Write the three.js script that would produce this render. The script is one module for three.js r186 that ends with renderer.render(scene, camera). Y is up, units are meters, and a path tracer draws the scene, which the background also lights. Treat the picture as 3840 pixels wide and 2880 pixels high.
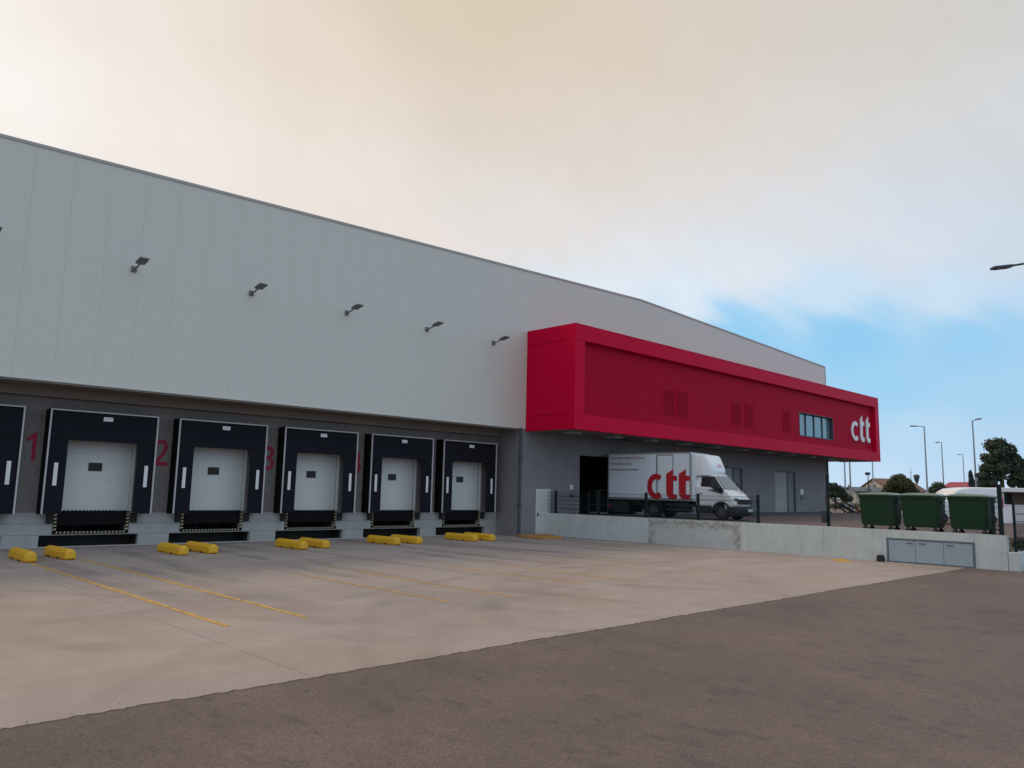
import * as THREE from 'three';
import { mergeGeometries, toCreasedNormals } from 'three/addons/utils/BufferGeometryUtils.js';
import { RoundedBoxGeometry } from 'three/addons/geometries/RoundedBoxGeometry.js';
import { TextGeometry } from 'three/addons/geometries/TextGeometry.js';
import { FontLoader } from 'three/addons/loaders/FontLoader.js';

// ---------------------------------------------------------------- camera, sky, sun, exposure
const V = (x, y, z) => new THREE.Vector3(x, y, z);
const scene = new THREE.Scene();
const camera = new THREE.PerspectiveCamera(52.69, 4 / 3, 0.1, 6000);
camera.position.set(0, 2.2, 27.836);
{
  const yaw = 0.80333, pitch = 0.13728, roll = 0.02234, F = V(Math.cos(yaw) * Math.cos(pitch), Math.sin(pitch), -Math.sin(yaw) * Math.cos(pitch));
  const R0 = F.clone().cross(V(0, 1, 0)).normalize(), U0 = R0.clone().cross(F), c = Math.cos(roll), s = Math.sin(roll);
  const R = R0.clone().multiplyScalar(c).addScaledVector(U0, s), U = U0.clone().multiplyScalar(c).addScaledVector(R0, -s);
  camera.quaternion.setFromRotationMatrix(new THREE.Matrix4().makeBasis(R, U, F.clone().negate()));
}
const renderer = new THREE.WebGLRenderer({ antialias: true });
renderer.toneMapping = THREE.LinearToneMapping;
renderer.toneMappingExposure = 1;
renderer.shadowMap.enabled = true;

let seed = 7;
const rnd = () => { seed = (seed * 1664525 + 1013904223) >>> 0; return seed / 4294967296; };
const rr = (a, b) => a + (b - a) * rnd();
const LAT = new Float32Array(65536); for (let i = 0; i < 65536; i++) LAT[i] = rnd();
function vn(x, y) {                                   // value noise, period 256
  const xi = Math.floor(x), yi = Math.floor(y); let u = x - xi, v = y - yi; u = u * u * (3 - 2 * u); v = v * v * (3 - 2 * v);
  const a = (yi & 255) << 8, b = ((yi + 1) & 255) << 8, c = xi & 255, d = (xi + 1) & 255;
  return (LAT[a | c] * (1 - u) + LAT[a | d] * u) * (1 - v) + (LAT[b | c] * (1 - u) + LAT[b | d] * u) * v;
}
function fbm(x, y, n = 4) { let s = 0, a = 0.5, t = 0; for (let i = 0; i < n; i++) { s += a * vn(x, y); t += a; a *= 0.5; x = x * 2.03 + 17.3; y = y * 2.03 + 9.1; } return s / t; }
const smooth = (a, b, x) => { const t = Math.min(1, Math.max(0, (x - a) / (b - a))); return t * t * (3 - 2 * t); };
const lin = (c) => { c /= 255; return c <= 0.04045 ? c / 12.92 : Math.pow((c + 0.055) / 1.055, 2.4); };
const enc = (c) => Math.max(0, Math.min(255, Math.round(255 * (c <= 0.0031308 ? 12.92 * c : 1.055 * Math.pow(c, 1 / 2.4) - 0.055))));

// sky: a plume of smoke cloud over a blue band above the horizon. Samples are azimuth (0 = -z, 90 = +x), elevation, colour.
const SKY = [
  [4, 28, 247, 242, 236], [8, 24, 253, 249, 244], [3, 14, 248, 240, 233], [16, 28, 240, 231, 222], [18, 22, 243, 235, 229], [22, 15, 240, 230, 223],
  [28, 29, 231, 219, 204], [30, 22, 238, 228, 219], [34, 17, 236, 226, 220], [39, 32, 220, 204, 184], [43, 35, 217, 201, 180], [44, 27, 223, 210, 197], [46, 20, 231, 225, 221], [51, 24, 224, 212, 202],
  [52, 31, 219, 206, 188], [55, 25, 223, 213, 204], [57, 21, 226, 221, 217], [62, 31, 216, 207, 195], [66, 25, 221, 215, 209], [70, 30, 211, 206, 200], [79, 30, 206, 206, 204], [78, 22, 212, 215, 219],
  [66, 19, 222, 223, 227], [54, 17.5, 229, 231, 236], [62, 16, 223, 230, 239], [72, 16.5, 216, 223, 233], [79, 15, 207, 218, 229], [84, 20, 208, 212, 216],
  [50, 14, 226, 234, 243], [57, 14, 222, 234, 246], [66, 14, 203, 226, 245], [74, 13.3, 203, 224, 243], [80, 12.8, 190, 217, 243],
  [52, 11.5, 150, 207, 245], [60, 11.3, 147, 206, 244], [68, 10.8, 146, 205, 242], [76, 10.3, 156, 207, 241], [84, 10, 160, 207, 240],
  [62, 8, 155, 208, 242], [70, 7.3, 160, 210, 242], [78, 6.8, 168, 210, 240], [64, 4.5, 180, 216, 243], [72, 4, 184, 217, 243], [80, 3.8, 182, 213, 240],
  [60, 1, 196, 224, 247], [68, 1, 197, 222, 245], [76, 1, 196, 219, 242], [85, 1, 192, 216, 240],
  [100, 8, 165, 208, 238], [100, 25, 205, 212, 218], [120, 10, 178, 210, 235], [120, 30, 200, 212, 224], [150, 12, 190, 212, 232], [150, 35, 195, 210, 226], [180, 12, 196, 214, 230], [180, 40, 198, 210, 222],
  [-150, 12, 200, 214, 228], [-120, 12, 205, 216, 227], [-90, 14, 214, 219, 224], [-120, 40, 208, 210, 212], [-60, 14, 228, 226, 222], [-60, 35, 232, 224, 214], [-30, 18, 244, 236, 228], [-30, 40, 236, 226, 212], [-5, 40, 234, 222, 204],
  [20, 48, 218, 202, 180], [60, 48, 208, 198, 182], [100, 48, 200, 200, 196], [0, 70, 214, 203, 186], [120, 70, 200, 202, 202], [-120, 70, 206, 206, 202],
];
{
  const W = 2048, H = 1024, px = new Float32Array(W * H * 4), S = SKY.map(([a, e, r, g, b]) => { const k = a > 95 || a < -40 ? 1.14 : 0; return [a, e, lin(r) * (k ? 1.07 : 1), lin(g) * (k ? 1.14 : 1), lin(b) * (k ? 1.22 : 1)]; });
  for (let y = 0; y < H; y++) {
    const el0 = ((y + 0.5) / H - 0.5) * 180, sharp = 1 - smooth(30, 60, el0);
    for (let x = 0; x < W; x++) {
      const th = ((x + 0.5) / W - 0.5) * Math.PI * 2, az0 = Math.atan2(Math.cos(th), -Math.sin(th)) * 180 / Math.PI;
      let r = 0, g = 0, b = 0, w = 0;
      const el = Math.max(0.2, el0);
      const nx = Math.cos(th) * 14, nz = Math.sin(th) * 14;
      const wa = (fbm(nx + 40, nz + el * 0.22, 4) - 0.5) * 5 * sharp, we = (fbm(nx * 1.5 + 3, nz * 1.5 + el * 0.55 + 60, 5) - 0.5) * 2.5 * smooth(3, 12, el0);
      for (let k = 0; k < S.length; k++) {
        const s = S[k]; let da = Math.abs(az0 + wa - s[0]); if (da > 180) da = 360 - da;
        da *= Math.cos(el * Math.PI / 180) * 0.55; const de = el + we - s[1], d2 = da * da + de * de + 1.0 + 11 * smooth(15, 22, el0), q = 1 / (d2 * d2);
        r += q * s[2]; g += q * s[3]; b += q * s[4]; w += q;
      }
      const o = (y * W + x) * 4, fine = 1 + (fbm(nx * 3 + 9, nz * 3 + el * 0.5, 4) - 0.5) * 0.035 * smooth(9, 16, el0);
      if (el0 < -0.5) { r = 0.2 * w; g = 0.18 * w; b = 0.16 * w; }
      px[o] = r / w * fine; px[o + 1] = g / w * fine; px[o + 2] = b / w * fine; px[o + 3] = 1;
    }
  }
  const t = new THREE.DataTexture(px, W, H, THREE.RGBAFormat, THREE.FloatType);
  t.mapping = THREE.EquirectangularReflectionMapping; t.magFilter = t.minFilter = THREE.LinearFilter; t.needsUpdate = true; t.name = 'sky';
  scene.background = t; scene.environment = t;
}
const sun = new THREE.DirectionalLight(new THREE.Color().setRGB(1, 0.77, 0.56), 1.15);
sun.position.set(20 - 0.3 * 60, 1.45 * 60, 5 - 60); sun.target.position.set(20, 0, 5);
sun.castShadow = true; sun.shadow.radius = 24; sun.shadow.mapSize.set(2048, 2048);
Object.assign(sun.shadow.camera, { left: -70, right: 70, top: 70, bottom: -70, near: 1, far: 260 });
scene.add(sun, sun.target); sun.name = 'sun'; sun.target.name = 'sun_target';

// ---------------------------------------------------------------- helpers
const used = new Map();
function numbered(n) { const k = used.get(n) ?? 0; used.set(n, k + 1); return k ? n + '_' + String(k).padStart(3, '0') : n; }
function tag(o, label, category, group) { if (label) o.userData.label = label; if (category) o.userData.category = category; if (group) o.userData.group = group; return o; }
const ORI = V(0, 0, 0);
function thing(name, label, category, pos = [0, 0, 0], group) {
  const o = new THREE.Group(); o.name = numbered(name); o.position.set(...pos); o.off = V(...pos); scene.add(o); return tag(o, label, category, group);
}
// a part whose geometry is given in world coordinates; it is moved into its parent's frame
function part(name, geos, mat, parent, kind) {
  const list = (Array.isArray(geos) ? geos : [geos]).map((g) => { g = g.index ? g.toNonIndexed() : g; for (const k of Object.keys(g.attributes)) if (!['position', 'normal', 'uv'].includes(k)) g.deleteAttribute(k); g.morphAttributes = {}; return g; });
  const g = list.length > 1 ? mergeGeometries(list) : list[0];
  const off = parent?.off ?? ORI; if (off.lengthSq()) g.translate(-off.x, -off.y, -off.z);
  const m = new THREE.Mesh(g, mat); m.name = name; m.off = off; if (kind) m.userData.kind = kind; (parent ?? scene).add(m); return m;
}
function struct(name, geos, mat) { const m = part(name, geos, mat); m.name = numbered(name); m.userData.kind = 'structure'; return m; }
function dup(root, pos, turn, label) { const r = root.clone(); r.name = numbered(root.name.replace(/_\d{3}$/, '')); r.position.set(...pos); if (turn !== undefined) r.rotation.y = turn; if (label) r.userData.label = label; scene.add(r); return r; }
function muv(g) {                                      // uv in metres by dominant normal
  if (g.index) g = g.toNonIndexed(); const p = g.attributes.position, n = g.attributes.normal, uv = new Float32Array(p.count * 2);
  for (let i = 0; i < p.count; i++) {
    const ax = Math.abs(n.getX(i)), ay = Math.abs(n.getY(i)), az = Math.abs(n.getZ(i)), x = p.getX(i), y = p.getY(i), z = p.getZ(i);
    const [u, v] = ay > ax && ay > az ? [x, -z] : ax > az ? [z, y] : [x, y]; uv[2 * i] = u; uv[2 * i + 1] = v;
  }
  g.setAttribute('uv', new THREE.BufferAttribute(uv, 2)); return g;
}
const box = (x0, x1, y0, y1, z0, z1) => { const g = new THREE.BoxGeometry(x1 - x0, y1 - y0, z1 - z0); g.translate((x0 + x1) / 2, (y0 + y1) / 2, (z0 + z1) / 2); return muv(g); };
const rbox = (x0, x1, y0, y1, z0, z1, r = 0.02, s = 2) => { const g = new RoundedBoxGeometry(x1 - x0, y1 - y0, z1 - z0, s, r); g.translate((x0 + x1) / 2, (y0 + y1) / 2, (z0 + z1) / 2); return muv(g); };
function bar(a, b, r, seg = 8, r2 = r) { const d = b.clone().sub(a), g = new THREE.CylinderGeometry(r2, r, d.length(), seg); g.applyQuaternion(new THREE.Quaternion().setFromUnitVectors(V(0, 1, 0), d.clone().normalize())); g.translate((a.x + b.x) / 2, (a.y + b.y) / 2, (a.z + b.z) / 2); return g; }
function poly(pts, holes = []) { const s = new THREE.Shape(pts.map(([x, y]) => new THREE.Vector2(x, y))); for (const h of holes) s.holes.push(new THREE.Path(h.map(([x, y]) => new THREE.Vector2(x, y)))); return s; }
const rect = (x0, x1, y0, y1) => [[x0, y0], [x1, y0], [x1, y1], [x0, y1]];
function slab(pts, z0, z1, holes) { const g = new THREE.ExtrudeGeometry(poly(pts, holes), { depth: z1 - z0, bevelEnabled: false }); g.translate(0, 0, z0); return muv(g); }
// a profile given as [z, y] pairs, extruded along x from x0 to x1
function prof(pts, x0, x1, bevel = 0) { const g = new THREE.ExtrudeGeometry(poly(pts), { depth: x1 - x0 - 2 * bevel, bevelEnabled: bevel > 0, bevelThickness: bevel, bevelSize: bevel, bevelOffset: -bevel, bevelSegments: 3 }); g.translate(0, 0, bevel); g.rotateY(-Math.PI / 2); g.translate(x1, 0, 0); return g; }
function quad(a, b, c, d) { const g = new THREE.BufferGeometry(); g.setAttribute('position', new THREE.Float32BufferAttribute([...a, ...b, ...c, ...a, ...c, ...d], 3)); g.setAttribute('uv', new THREE.Float32BufferAttribute([0, 0, 1, 0, 1, 1, 0, 0, 1, 1, 0, 1], 2)); g.computeVertexNormals(); return g; }

// ---------------------------------------------------------------- textures and materials
function tex(w, h, f, srgb = true, rep = true) {
  const d = new Uint8Array(w * h * 4);
  for (let y = 0, o = 0; y < h; y++) for (let x = 0; x < w; x++, o += 4) { const c = f(x, y); if (srgb) { d[o] = enc(c[0]); d[o + 1] = enc(c[1]); d[o + 2] = enc(c[2]); } else d[o] = d[o + 1] = d[o + 2] = Math.max(0, Math.min(255, c * 255)); d[o + 3] = 255; }
  const t = new THREE.DataTexture(d, w, h); if (srgb) t.colorSpace = THREE.SRGBColorSpace; t.magFilter = THREE.LinearFilter; t.minFilter = THREE.LinearMipmapLinearFilter; t.generateMipmaps = true;
  if (rep) t.wrapS = t.wrapT = THREE.RepeatWrapping; t.needsUpdate = true; return t;
}
function std(c, o = {}) { const m = new THREE.MeshStandardMaterial({ roughness: 0.8, ...o }); m.color.setRGB(...c); return m; }
function phys(c, o = {}) { const m = new THREE.MeshPhysicalMaterial({ roughness: 0.5, ...o }); m.color.setRGB(...c); return m; }
const at = (t, sx, sy, ox = 0, oy = 0) => { const c = t.clone(); c.repeat.set(sx, sy); c.offset.set(ox, oy); c.needsUpdate = true; return c; };
// neutral mottling (multiplies a colour): concrete, 16 m tile
const N = 1024, per = (x) => x * 256 / N;
const mott = tex(N, N, (x, y) => { const a = fbm(per(x) * 0.25, per(y) * 0.25, 3), b = fbm(per(x) * 2 + 30, per(y) * 2, 4), s = fbm(per(x) * 1.0, per(y) * 0.06 + 70, 3); const v = 0.80 + 0.2 * a + 0.14 * (b - 0.5) - 0.16 * smooth(0.55, 0.8, s); return [v, v * 0.99, v * 0.975]; });
const mott2 = tex(512, 512, (x, y) => { const a = fbm(x / 32, y / 32, 4), b = fbm(x / 4 + 30, y / 4, 4), s = fbm(x / 8, y / 60 + 70, 3); const v = 0.82 + 0.2 * a + 0.10 * (b - 0.5) - 0.06 * smooth(0.5, 0.8, s); return [v, v, v * 0.99]; });
const mottB = tex(512, 512, (x, y) => { const v = 0.5 * fbm(x * 0.5, y * 0.5, 3) + 0.5 * LAT[(x & 255) | ((y & 255) << 8)]; return v; }, false);
const dirt = tex(512, 512, (x, y) => { const a = fbm(x / 2, y / 2, 5), v = 0.97 + 0.03 * smooth(0.3, 0.6, a); return [v, v, v]; });
const M = {
  clad: std([0.615, 0.61, 0.555], { roughness: 0.45, map: at(dirt, 0.12, 0.12) }), trim: std([0.40, 0.39, 0.37], { roughness: 0.5 }),
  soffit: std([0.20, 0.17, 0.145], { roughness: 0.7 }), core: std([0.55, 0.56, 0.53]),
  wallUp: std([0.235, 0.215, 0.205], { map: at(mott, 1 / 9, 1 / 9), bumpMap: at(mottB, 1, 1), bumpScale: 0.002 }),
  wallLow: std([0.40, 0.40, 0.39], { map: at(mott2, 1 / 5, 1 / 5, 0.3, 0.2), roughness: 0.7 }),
  front: std([0.245, 0.235, 0.25], { map: at(mott2, 1 / 9, 1 / 9, 0.5, 0.1), roughness: 0.75 }),
  retain: std([0.55, 0.605, 0.615], { map: at(mott2, 1 / 6, 1 / 6, 0.1, 0.4), bumpMap: at(mottB, 1, 1), bumpScale: 0.003 }),
  door: std([0.60, 0.615, 0.60], { roughness: 0.45, map: at(dirt, 0.3, 0.3) }), black: phys([0.006, 0.006, 0.007], { roughness: 0.8, specularIntensity: 0.3 }), rubber: std([0.02, 0.02, 0.02], { roughness: 0.9 }),
  curtain: phys([0.008, 0.008, 0.014], { roughness: 0.7, specularIntensity: 0.35 }), white: std([0.50, 0.48, 0.49], { roughness: 0.6 }), strip: std([0.72, 0.72, 0.72], { roughness: 0.5 }),
  steel: std([0.05, 0.05, 0.052], { roughness: 0.55, metalness: 0.4 }), galv: std([0.42, 0.43, 0.44], { roughness: 0.45, metalness: 0.6 }), pole: std([0.30, 0.35, 0.39], { roughness: 0.5, metalness: 0.3 }),
  lampGrey: std([0.13, 0.14, 0.145], { roughness: 0.5 }), lens: std([0.35, 0.36, 0.36], { roughness: 0.2 }),
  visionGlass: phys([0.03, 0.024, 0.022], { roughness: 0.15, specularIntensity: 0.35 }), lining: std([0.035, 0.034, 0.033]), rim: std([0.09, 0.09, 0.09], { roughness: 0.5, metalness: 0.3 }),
  slate: std([0.045, 0.065, 0.085], { roughness: 0.5 }), glass: phys([0.02, 0.03, 0.035], { roughness: 0.04, specularIntensity: 1 }),
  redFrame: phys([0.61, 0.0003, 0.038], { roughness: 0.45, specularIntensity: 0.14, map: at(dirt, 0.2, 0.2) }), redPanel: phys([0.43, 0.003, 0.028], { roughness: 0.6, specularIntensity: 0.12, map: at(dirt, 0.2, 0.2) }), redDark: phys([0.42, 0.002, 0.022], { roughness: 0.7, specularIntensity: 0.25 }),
  redInk: std([0.50, 0.008, 0.02], { roughness: 0.5 }), numInk: std([0.36, 0.008, 0.045], { roughness: 0.7 }), letter: std([0.8, 0.78, 0.79], { roughness: 0.4 }),
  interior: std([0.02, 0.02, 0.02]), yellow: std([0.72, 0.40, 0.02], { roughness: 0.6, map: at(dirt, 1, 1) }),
  blueMetal: std([0.30, 0.375, 0.43], { roughness: 0.45, map: at(dirt, 0.5, 0.5) }), blueDark: std([0.12, 0.15, 0.175], { roughness: 0.5 }),
  fence: phys([0.007, 0.017, 0.02], { roughness: 0.55, specularIntensity: 0.4 }), paint: phys([0.80, 0.82, 0.84], { roughness: 0.35, clearcoat: 0.6, clearcoatRoughness: 0.15 }), boxWhite: std([0.74, 0.80, 0.86], { roughness: 0.4 }),
  plastic: std([0.02, 0.021, 0.023], { roughness: 0.6 }), screen: phys([0.10, 0.15, 0.16], { roughness: 0.05 }), ink: std([0.12, 0.12, 0.14]), pinkInk: std([0.45, 0.28, 0.30]),
  bin: phys([0.010, 0.040, 0.018], { roughness: 0.5, specularIntensity: 0.5 }), binLid: std([0.035, 0.09, 0.045], { roughness: 0.28 }),
  cream: std([0.55, 0.48, 0.36]), tile: std([0.16, 0.09, 0.065]), tileRed: std([0.30, 0.05, 0.07]), brown: std([0.14, 0.10, 0.065]), bark: std([0.06, 0.045, 0.035]),
  leafA: std([0.038, 0.058, 0.034], { roughness: 0.9, side: THREE.DoubleSide }), leafB: std([0.055, 0.060, 0.024], { roughness: 0.9, side: THREE.DoubleSide }), leafC: std([0.026, 0.036, 0.042], { roughness: 0.9, side: THREE.DoubleSide }), leafD: std([0.08, 0.085, 0.04], { roughness: 0.9, side: THREE.DoubleSide }),
};
for (const k of Object.keys(M)) M[k].name = k;

// ---------------------------------------------------------------- ground
{
  // yard concrete: colour, stains and tyre marks; 38 m x 21.6 m
  const X0 = -6, Z0 = -2, XW = 36, ZW = 21.6, W = 2048, H = 1228;
  const arcs = [[19, 26, 14.8, 0.3, 0.16], [17, 30, 17.9, 0.28, 0.17], [3, 4, 7.9, 0.3, 0.12], [3, 4, 9.7, 0.28, 0.1], [22, 27, 12.6, 0.5, 0.14], [22, 27, 14.5, 0.35, 0.14], [14, 25, 9.2, 0.5, 0.15], [30, 31, 17.5, 0.4, 0.14], [26, 30, 20.5, 0.35, 0.14]];
  const yard = tex(W, H, (i, j) => {
    const x = X0 + i / W * XW, z = Z0 + j / H * ZW;
    let v = 1.0 + 0.24 * (fbm(x * 0.22 + 4, z * 0.3, 4) - 0.5) + 0.17 * (fbm(x * 1.7, z * 1.1 + 31, 4) - 0.5) + 0.10 * (LAT[(i & 255) | ((j & 255) << 8)] - 0.5) + 0.08 * (fbm(x * 6, z * 6, 3) - 0.5);
    const trk = smooth(0.54, 0.68, fbm(x * 1.5 + 8, z * 0.10 + 40, 4)) * smooth(16, 5, z) * (0.5 + 0.5 * vn(x * 3, z * 1.3)); v -= 0.36 * trk;
    const pale = smooth(0.55, 0.75, fbm(x * 0.35 + 50, z * 0.9 + 9, 3)); v += 0.09 * pale;
    const scuff = smooth(0.60, 0.8, fbm(x * 0.9 - z * 0.5 + 90, z * 0.35 + x * 0.12 + 20, 4)); v -= 0.15 * scuff;
    for (const [cx, cz, r, w, a] of arcs) { const d = Math.abs(Math.hypot(x - cx, z - cz) - r); if (d < w) v -= 0.7 * a * (1 - d / w) * smooth(0.35, 0.62, fbm(x * 0.8 + r, z * 0.8, 3)); }
    const d2 = Math.hypot((x - 10.8) * 0.55, z - 15.6); v -= 0.12 * smooth(2.2, 0.2, d2 + 1.8 * (fbm(x * 1.2, z * 1.2, 3) - 0.5));
    let rust = smooth(1.1, 0.1, Math.hypot((x - 15.4) * 0.55, (z - 14.2) * 0.75) + 1.3 * (fbm(x * 1.5, z * 1.5, 4) - 0.5)) + 0.5 * smooth(1.0, 0.1, Math.hypot((x - 10.8) * 0.4, z - 10.2) + 1.2 * (fbm(x + 5, z * 1.5, 4) - 0.5)) + 0.55 * smooth(0.5, 0.72, fbm(x * 0.3 + 70, z * 0.5 + 3, 4)) * smooth(6, 10, z);
    rust = Math.min(1, rust) * 0.55;
    return [0.315 * v, 0.263 * v * (1 - 0.12 * rust), 0.243 * v * (1 - 0.26 * rust)];
  }, true, false);
  yard.flipY = false;
  const bump = at(mottB, 1.2, 1.2);
  const mYard = new THREE.MeshStandardMaterial({ map: yard, roughness: 0.78, bumpMap: at(mottB, 30, 18), bumpScale: 0.002 }); mYard.name = 'yard_concrete';
  const slabUV = (g) => { const p = g.attributes.position, uv = g.attributes.uv; for (let i = 0; i < p.count; i++) uv.setXY(i, (p.getX(i) - X0) / XW, (p.getZ(i) - Z0) / ZW); return g; };
  const pav = new THREE.Group(); pav.name = 'concrete_yard'; pav.userData.kind = 'structure'; scene.add(pav);
  const xs = [-60, -7.6, 4.94, 17.5, 29.4];
  for (let k = 0; k < 4; k++) part('concrete_slab', slabUV(box(xs[k] + (k ? 0.005 : 0), xs[k + 1] - 0.005, -0.2, 0, -1.75, 19.5)), mYard, pav);
  // asphalt with a ragged edge
  const ax = []; for (let x = -60; x < -3; x += 3) ax.push(x); for (let x = -3; x < 34; x += x < 12 ? 0.05 : 0.11) ax.push(x); for (let x = 34; x <= 160; x += 3) ax.push(x);
  const az = [0, 0.03, 0.10, 0.3, 0.55, 0.8, 1.1, 1.4, 1.7, 2.0, 2.3, 2.6, 3, 3.4, 3.8, 4.2, 4.7, 5.3, 6, 8, 12, 20, 40, 90], pos = [], uv = [], col = [], idx = [], nz = az.length + 1;
  for (const x of ax) {
    const jag = 19.46 + 0.02 + 0.06 * (fbm(x * 7.5, 3, 4) - 0.5) + 0.05 * (vn(x * 0.7, 9) - 0.5) + 0.05 * (LAT[Math.floor((x + 70) * 19) & 65535] - 0.5);
    for (let k = 0; k < nz; k++) {
      const z = k > 3 ? 19.5 + az[k - 1] : jag + (k ? az[k - 1] : 0), y = k === 0 ? -0.01 : k === 1 ? 0.004 : 0.007; pos.push(x, y, z); uv.push(x, -z);
      const a = fbm(x * 0.5 + 20, z * 0.5 + 5, 4), b = fbm(x * 1.7, z * 1.7, 3), c = (0.97 + 0.42 * (a - 0.5) + 0.26 * (b - 0.5)) * (k < 3 ? 0.5 : 1); col.push(c, c, c);
    }
  }
  for (let i = 0; i + 1 < ax.length; i++) for (let k = 0; k + 1 < nz; k++) { const a = i * nz + k, b = a + nz; idx.push(a, a + 1, b, b, a + 1, b + 1); }
  const g = new THREE.BufferGeometry(); g.setAttribute('position', new THREE.Float32BufferAttribute(pos, 3)); g.setAttribute('uv', new THREE.Float32BufferAttribute(uv, 2)); g.setAttribute('color', new THREE.Float32BufferAttribute(col, 3)); g.setIndex(idx); g.computeVertexNormals();
  // 5 m tile of bound aggregate
  const A = 1024, agg = (x, y) => { const p = 256 / A; return 0.35 * LAT[((x >> 2) * 37 + (y >> 2) * 4099) & 65535] + 0.65 * LAT[((x >> 1) * 37 + (y >> 1) * 4099) & 65535]; };
  const asp = tex(A, A, (x, y) => { const s = agg(x, y), big = fbm(x * 0.03125, y * 0.03125, 4), bl = smooth(0.62, 0.8, fbm(x / 32 + 11, y / 64 + 77, 3)); const v = 1.0 + 0.85 * (s - 0.5) + 0.2 * (big - 0.5) + 0.4 * smooth(0.85, 1, s) - 0.2 * bl; return [0.131 * v, 0.0965 * v, 0.089 * v]; });
  const aspB = tex(A, A, (x, y) => agg(x, y), false);
  const mAsp = new THREE.MeshStandardMaterial({ map: at(asp, 0.2, 0.2), bumpMap: at(aspB, 0.2, 0.2), bumpScale: 0.006, roughness: 0.88, vertexColors: true }); mAsp.name = 'asphalt';
  const road = new THREE.Mesh(g, mAsp); road.name = 'asphalt_road'; road.userData.kind = 'structure'; scene.add(road);
  { seed = 314; const n = 420, gm = new THREE.InstancedMesh(new THREE.DodecahedronGeometry(1, 0), std([0.36, 0.31, 0.27], { roughness: 0.9 }), n), mt = new THREE.Matrix4(), q = new THREE.Quaternion(), e = new THREE.Euler();
    for (let i = 0; i < n; i++) { const x = rr(0.5, 27), r = rr(0.003, 0.008) * (rnd() < 0.06 ? 1.6 : 1); e.set(rr(0, 6), rr(0, 6), rr(0, 6)); q.setFromEuler(e); mt.compose(V(x, 0.008 + r * 0.4, 19.5 + (rr(-1, 1) + rr(-1, 1)) * 0.16 + (rnd() < 0.3 ? rr(0, 2.5) : 0)), q, V(r, r * 0.7, r)); gm.setMatrixAt(i, mt); }
    gm.name = 'grit'; gm.userData = { kind: 'stuff', label: 'loose grit scattered along the edge between concrete and asphalt', category: 'grit' }; scene.add(gm); }
  const earth = tex(512, 512, (x, y) => { const v = 0.7 + 0.6 * fbm(x / 2, y / 2, 5); return [0.15 * v, 0.115 * v, 0.085 * v]; });
  const mEarth = new THREE.MeshStandardMaterial({ map: at(earth, 0.1, 0.1), roughness: 0.95 }), mPlat = new THREE.MeshStandardMaterial({ map: at(asp, 0.2, 0.2), roughness: 0.9 }); mEarth.name = 'earth'; mPlat.name = 'plateau_paving'; mPlat.color.setRGB(0.8, 0.8, 0.82);
  const gr = box(-1500, 2500, -1.0, -0.3, -2000, 1500); struct('ground', gr, mEarth);
  struct('upper_yard', box(29.64, 78, -0.2, 1.0, 0.02, 20.5), mPlat);
  struct('earth_terrain', box(78.01, 2500, -0.2, 0.95, -1900, 20.4), mEarth);
  struct('earth_terrain', box(63.02, 78, -0.2, 0.97, -70, 0), mEarth);
  struct('earth_slope', prof([[20.5, -0.15], [20.5, 0.96], [20.74, 0.55], [20.74, -0.15]], 29.7, 78), mEarth);
  // painted bay lines: worn yellow paint, 4 mm above the slab
  const wear = tex(64, 1024, (x, y) => { const e = Math.min(x, 63 - x) / 32; return 0.2 + 0.8 * smooth(0.30, 0.42, fbm(x / 9 + 3, y / 14, 4) * (0.55 + 0.45 * Math.min(1, e * 3))); }, false);
  const wear2 = tex(64, 1024, (x, y) => 0.1 + 0.9 * smooth(0.40, 0.52, fbm(x / 7 + 40, y / 12 + 8, 4)) * smooth(0.15, 0.5, y / 1024 + 0.35 * vn(y / 60, 4)), false);
  for (const [x, z0, z1, w] of [[5.585, 3.4, 15.75, 0], [6.985, 3.1, 15.7, 0], [10.15, 7.6, 15.65, 1], [11.73, 8.4, 15.9, 1], [14.75, 8.6, 15.3, 1], [16.33, 9.2, 15.8, 1], [19.2, 10.2, 15.6, 1], [20.7, 10.6, 15.7, 1]]) {
    const m = new THREE.MeshStandardMaterial({ roughness: 0.75, transparent: true, alphaMap: w ? wear2 : wear }); m.color.setRGB(0.52, 0.31, 0.085); m.name = 'yellow_line_paint';
    struct('painted_line', quad([x - 0.065, 0.004, z0], [x + 0.065, 0.004, z0], [x + 0.065, 0.004, z1], [x - 0.065, 0.004, z1]), m);
  }
  const mp = new THREE.MeshStandardMaterial({ roughness: 0.7, transparent: true, alphaMap: at(wear, 1, 0.3) }); mp.color.setRGB(0.62, 0.34, 0.06); mp.name = 'yellow_patch_paint';
  struct('painted_patch', quad([27.55, 0.004, 16.05], [28.4, 0.004, 16.1], [29.3, 0.004, 15.3], [28.2, 0.004, 15.35]), mp);
}

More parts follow.
